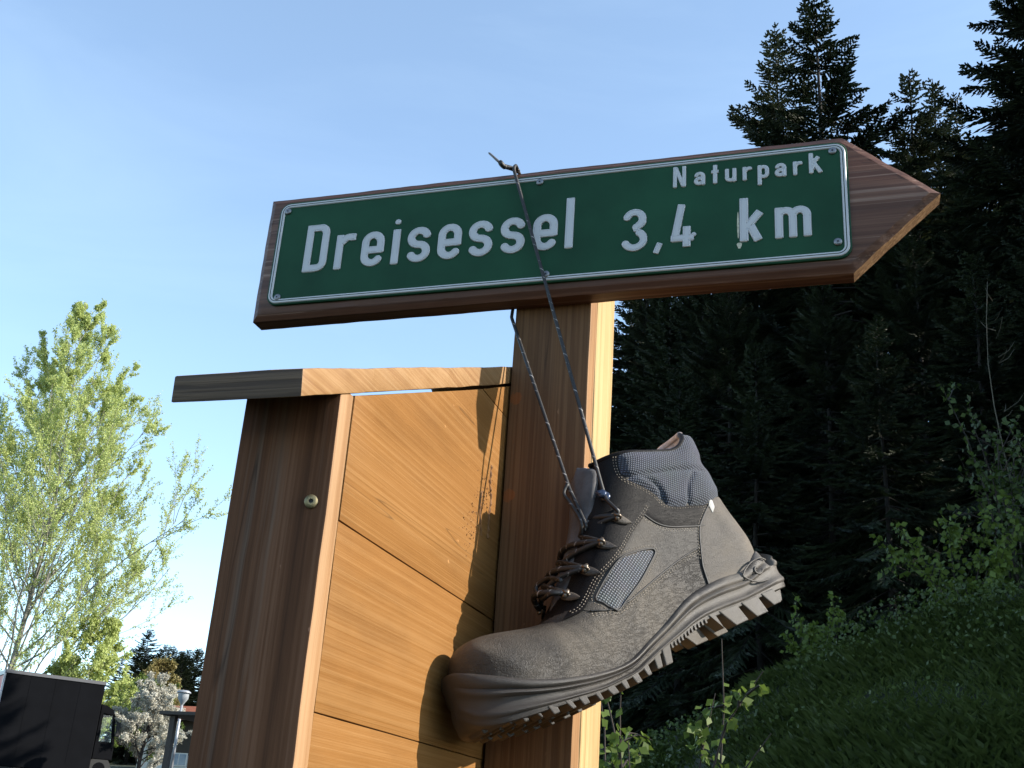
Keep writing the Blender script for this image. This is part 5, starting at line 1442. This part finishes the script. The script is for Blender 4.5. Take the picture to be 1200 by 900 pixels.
o = st_.build('dead_stalk', simple('dry_stalk', (0.09, 0.078, 0.055), 0.9), None, True); o.location = (1.04, 9.0, gz(1.04, 9.0) - .03)
tag(o, 'thin bare dead stalk standing in front of the black spruces', 'plant stalk')

# grass on the bank
NB = 230000
rg = np.random.default_rng(9)
gx = rg.uniform(-3.2, 2.6, NB); gy = rg.uniform(3.4, 8.6, NB)
clump = np.array([mnoise.noise(Vector((a * 1.6, b_ * 1.6, 3))) for a, b_ in zip(gx, gy)])
keepm = rg.random(NB) < 0.75 + clump
gx, gy, clump = gx[keepm], gy[keepm], clump[keepm]; NB = len(gx)
g0 = np.stack([gx, gy, ground_z(gx, gy) - 0.01], 1)
hh = (0.035 + 0.055 * rg.random(NB)) * (1 + 0.7 * np.clip(clump, -.5, 1))
az = rg.uniform(0, 6.28, NB); tl_ = rg.uniform(0.1, 0.9, NB)
d = np.stack([np.cos(az) * tl_, np.sin(az) * tl_, np.ones(NB)], 1); d /= np.linalg.norm(d, axis=1)[:, None]
sd = np.stack([-np.sin(az), np.cos(az), np.zeros(NB)], 1) * (0.0016 + 0.0022 * rg.random(NB))[:, None]
mid_ = g0 + d * hh[:, None] * 0.6; tip = g0 + d * hh[:, None] + np.stack([np.cos(az), np.sin(az), -0.3 * np.ones(NB)], 1) * (hh * 0.35)[:, None]
V = np.stack([g0 - sd, g0 + sd, mid_ + sd * .8, tip, mid_ - sd * .8], 1).reshape(-1, 3)
F = np.arange(NB * 5).reshape(-1, 5)
M['grass'] = leaf_mat('bank_grass', (0.046, 0.074, 0.015), (0.105, 0.15, 0.037), 0.3, 0.6)
tag(fast_mesh('grass', V, F, M['grass'], None, False), kind='stuff')

# low leafy growth along the crest and over the top of the bank
rg = np.random.default_rng(21); NC = 12000
cx_ = rg.uniform(-1.9, 2.4, NC); cy_ = rg.normal(7.0, 0.55, NC)
cn_ = np.array([mnoise.noise(Vector((a * 1.1, b_ * 1.4, 8))) for a, b_ in zip(cx_, cy_)])
ok_ = cn_ > -0.12 + 0.25 * rg.random(NC); cx_, cy_, cn_ = cx_[ok_], cy_[ok_], cn_[ok_]
P_ = np.stack([cx_, cy_, ground_z(cx_, cy_) + 0.02 + rg.random(len(cx_)) * (0.06 + 0.26 * np.clip(cn_, 0, 1))], 1)
V, F = leaf_quads(P_, 0.028, rg, long=1.4)
tag(fast_mesh('ground_cover', V, F, M['dark_leaf'], None, False), kind='stuff')

# ------------------------------------------------------------------ the car park side
M['truck'] = simple('dark_blue_black_paint', (0.004, 0.0043, 0.0055), 0.85, 0, 0.15, 2.0, spec=0.06)
M['truck_trim'] = simple('truck_grey_trim', (0.30, 0.31, 0.33), 0.45, 0.3)
M['rail'] = simple('dull_rail', (0.07, 0.072, 0.078), 0.6)
M['red'] = simple('red_panel', (0.40, 0.03, 0.03), 0.5)
M['rubber'] = simple('rubber', (0.015, 0.015, 0.015), 0.8)
gm_, n, l, b = new_mat('window_glass'); b.inputs['Base Color'].default_value = (0.9, 0.95, 0.95, 1); b.inputs['Transmission Weight'].default_value = 0.95; b.inputs['Roughness'].default_value = 0.03; b.inputs['IOR'].default_value = 1.05
M['glass'] = gm_
P0 = np.array([-29.1, 34.0]); dT = np.array([0.631, 0.776]); nT = np.array([0.776, -0.631])
tz = gz(-28, 35.5)
truck = empty('box_truck', (P0[0], P0[1], tz), 'black box truck with its cab facing away, parked under the leafy tree', 'truck')
truck.rotation_euler = (0, 0, math.atan2(dT[1], dT[0]))
# local: x forward, y to the left (away from the camera), z up
LB, TH = 3.46, 6.26 - tz
mb = MB(); mb.box(0, LB, 0.0, 2.3, 0.22, TH); cargo = mb.build('cargo_box', M['truck'], truck, bevel=0.03)
mb = MB()
for k in range(1, 4): mb.box(k * LB / 4 - 0.01, k * LB / 4 + 0.01, -0.006, 0.001, 0.5, TH - 0.12)
mb.build('side_rib', M['truck'], cargo)
mb = MB(); mb.box(-0.02, LB + .02, -0.035, 0.04, TH - 0.10, TH + 0.02); mb.build('top_rail', M['rail'], truck, bevel=.008)
mb = MB(); mb.box(-0.06, -0.003, 0.0, 0.10, 0.85, TH); mb.box(-0.06, -0.003, 2.2, 2.3, 0.85, TH); mb.box(-0.06, -0.003, 0.10, 2.2, TH - .14, TH); mb.build('rear_frame', M['truck_trim'], truck)
mb = MB(); mb.box(-0.03, -0.004, 0.12, 1.15, 0.9, TH - .16); mb.build('rear_door', M['red'], truck)
mb = MB(); mb.box(-0.03, -0.004, 1.17, 2.18, 0.9, TH - .16); mb.build('rear_door', M['red'], truck)
def prism_xz(prof, y0, y1):
    n_ = len(prof)
    V = [(p[0], y0, p[1]) for p in prof] + [(p[0], y1, p[1]) for p in prof]
    F = [tuple(range(n_)), tuple(range(n_, 2 * n_))[::-1]] + [(k, k + n_, (k + 1) % n_ + n_, (k + 1) % n_) for k in range(n_)]
    return V, F
ch = TH - 0.95
mb = MB()
mb.add(*prism_xz([(LB + .05, 0.75), (LB + 0.75, 0.75), (LB + 0.74, 1.35), (LB + .05, 1.35)], 0.12, 2.2))
mb.add(*prism_xz([(LB + .05, ch - .10), (LB + 0.60, ch - .16), (LB + 0.50, ch + .04), (LB + .25, ch + .16), (LB + .05, ch + .2)], 0.12, 2.2))
mb.box(LB + .05, LB + .16, 0.12, 0.2, 1.35, ch - .1); mb.box(LB + .05, LB + .16, 2.12, 2.2, 1.35, ch - .1); mb.box(LB + .05, LB + .07, .2, .6, 1.35, ch - .1)
for y0 in (0.12, 2.12): mb.add(*prism_xz([(LB + .62, 1.35), (LB + .74, 1.35), (LB + .60, ch - .15), (LB + .50, ch - .13)], y0, y0 + .08))
cab = mb.build('cab', M['truck'], truck, bevel=0.015)
mb = MB(); mb.box(LB + .17, LB + .60, 0.14, 0.15, 1.36, ch - .17); mb.build('window', M['glass'], truck)
mb = MB(); mb.add(*prism_xz([(LB + .70, 1.36), (LB + .715, 1.36), (LB + .575, ch - .16), (LB + .56, ch - .16)], .21, 2.11)); mb.build('windscreen', M['glass'], truck)
for s_, y0 in ((1, -0.12), (-1, 2.34)):
    mb = MB(); mb.box(LB + .66, LB + .78, y0, y0 + .10, 1.55, 2.05); mb.tube([(LB + .70, y0 + .05, 1.95), (LB + .62, y0 + (.22 if s_ > 0 else -.1), 2.0)], 0.015); mb.build('side_mirror', M['rubber'], truck, bevel=.02)
for (x, y0) in ((0.8, 0.05), (0.8, 1.95), (LB + .35, 0.15), (LB + .35, 1.9)):
    V = [(x + 0.42 * math.cos(a), y0 + dy, 0.42 + 0.42 * math.sin(a)) for dy in (0, .26) for a in np.linspace(0, 2 * math.pi, 24, endpoint=False)]
    F = [tuple(range(24)), tuple(range(24, 48))[::-1]] + [(k, k + 24, (k + 1) % 24 + 24, (k + 1) % 24) for k in range(24)]
    w_ = mesh('wheel', V, F, M['rubber'], truck)
    V = [(x + 0.22 * math.cos(a), y0 + dy, 0.42 + 0.22 * math.sin(a)) for dy in (-.01, .27) for a in np.linspace(0, 2 * math.pi, 16, endpoint=False)]
    F = [tuple(range(16)), tuple(range(16, 32))[::-1]] + [(k, k + 16, (k + 1) % 16 + 16, (k + 1) % 16) for k in range(16)]
    mesh('rim', V, F, M['truck'], w_)
mb = MB(); mb.box(0.1, LB + .3, .5, .65, .55, .84); mb.box(0.1, LB + .3, 1.65, 1.8, .55, .84); mb.build('chassis', M['rubber'], truck)

# house with a red tiled roof
hz = gz(-31.5, 51) - 0.05
house = empty('house', (-31.5, 50, hz), 'low house with orange tiled roof, half hidden by the wooden board', 'house')
M['plaster'] = simple('white_plaster', (0.66, 0.65, 0.62), 0.85, 0, 0.08, 3)
M['dark_timber'] = simple('dark_timber', (0.035, 0.026, 0.02), 0.7)
M['tile'] = simple('orange_roof_tile', (0.42, 0.14, 0.075), 0.75, 0, 0.2, 5)
E_ = 6.35 - hz; RG = 7.25 - hz
mb = MB(); mb.box(-2.6, 5, 0.0, 6, 0, E_ - .02); wall = mb.build('wall', M['plaster'], house)
mb = MB(); mb.box(-1.75, 5.02, -0.03, -0.001, 0.75, E_ - .05); mb.build('timber_cladding', M['dark_timber'], house)
for s_, (y0, y1) in enumerate(((-0.9, 3.0), (6.9, 3.0))):
    k = 14
    for r_ in range(k):
        t0, t1 = r_ / k, (r_ + 1) / k
        mb = MB(); ya, yb = y0 + (y1 - y0) * t0, y0 + (y1 - y0) * t1; za, zb_ = E_ - .12 + (RG - E_ + .12) * t0, E_ - .12 + (RG - E_ + .12) * t1
        mb.add([(-3.0, ya, za + .05), (5.4, ya, za + .05), (5.4, yb, zb_ + .02), (-3.0, yb, zb_ + .02), (-3.0, ya, za), (5.4, ya, za), (5.4, yb, zb_ - .03), (-3.0, yb, zb_ - .03)], [(3, 2, 1, 0), (4, 5, 6, 7), (0, 1, 5, 4), (1, 2, 6, 5), (2, 3, 7, 6), (3, 0, 4, 7)])
        mb.build('tile_course', M['tile'], house)
mb = MB(); mb.box(-0.3, 0.5, 2.7, 3.3, RG - .3, RG + .35); mb.build('chimney', M['tile'], house)
mb = MB(); mb.box(-0.75, 0.15, -0.06, -0.031, 0.25, 0.85); wd = mb.build('window', M['plaster'], house)
mb = MB(); mb.box(-0.68, -0.33, -0.07, -0.061, 0.31, 0.80); mb.box(-0.27, 0.08, -0.07, -0.061, 0.31, 0.80); mb.build('pane', simple('blue_pane', (0.20, 0.27, 0.36), 0.15), wd)

# shelter with a flat dark roof on a thick post, and the street lamp behind it
sz = gz(-21.9, 34)
sh = empty('shelter', (-21.9, 34, sz), 'small shelter with a flat dark roof on thick posts under the street lamp', 'shelter')
mb = MB(); mb.box(-0.45, 1.9, -.5, 1.6, 4.90 - sz, 5.02 - sz); mb.build('roof', M['dark_timber'], sh, bevel=.02)
for (x, y) in ((-.05, -.2), (1.7, -.2), (-.05, 1.4), (1.7, 1.4)):
    mb = MB(); mb.box(x - .09, x + .09, y - .09, y + .09, 0, 4.90 - sz); mb.build('post', M['dark_timber'], sh)
lz = gz(-22.15, 35.8)
lamp = empty('street_lamp', (-23.15, 36.0, lz), 'street lamp with a round grey hood on a thin pole', 'street lamp')
LT = 6.0 - lz
mb = MB(); mb.tube([(0, 0, 0), (0, 0, LT - .5)], [0.06, 0.045], 10); mb.build('pole', M['truck_trim'], lamp, True)
def lathe(prof, k=20):
    V = [(r_ * math.cos(a), r_ * math.sin(a), z) for (r_, z) in prof for a in np.linspace(0, 2 * math.pi, k, endpoint=False)]
    F = [(q * k + a, q * k + (a + 1) % k, (q + 1) * k + (a + 1) % k, (q + 1) * k + a) for q in range(len(prof) - 1) for a in range(k)]
    return V, F
mesh('hood', *lathe([(0.0, LT), (0.16, LT - .02), (0.24, LT - .07), (0.25, LT - .11), (0.20, LT - .12)]), M['truck_trim'], lamp, True)
mesh('globe', *lathe([(0.19, LT - .12), (0.18, LT - .3), (0.10, LT - .42), (0.05, LT - .5)]), simple('lamp_shade_grey', (0.30, 0.32, 0.34), 0.4), lamp, True)
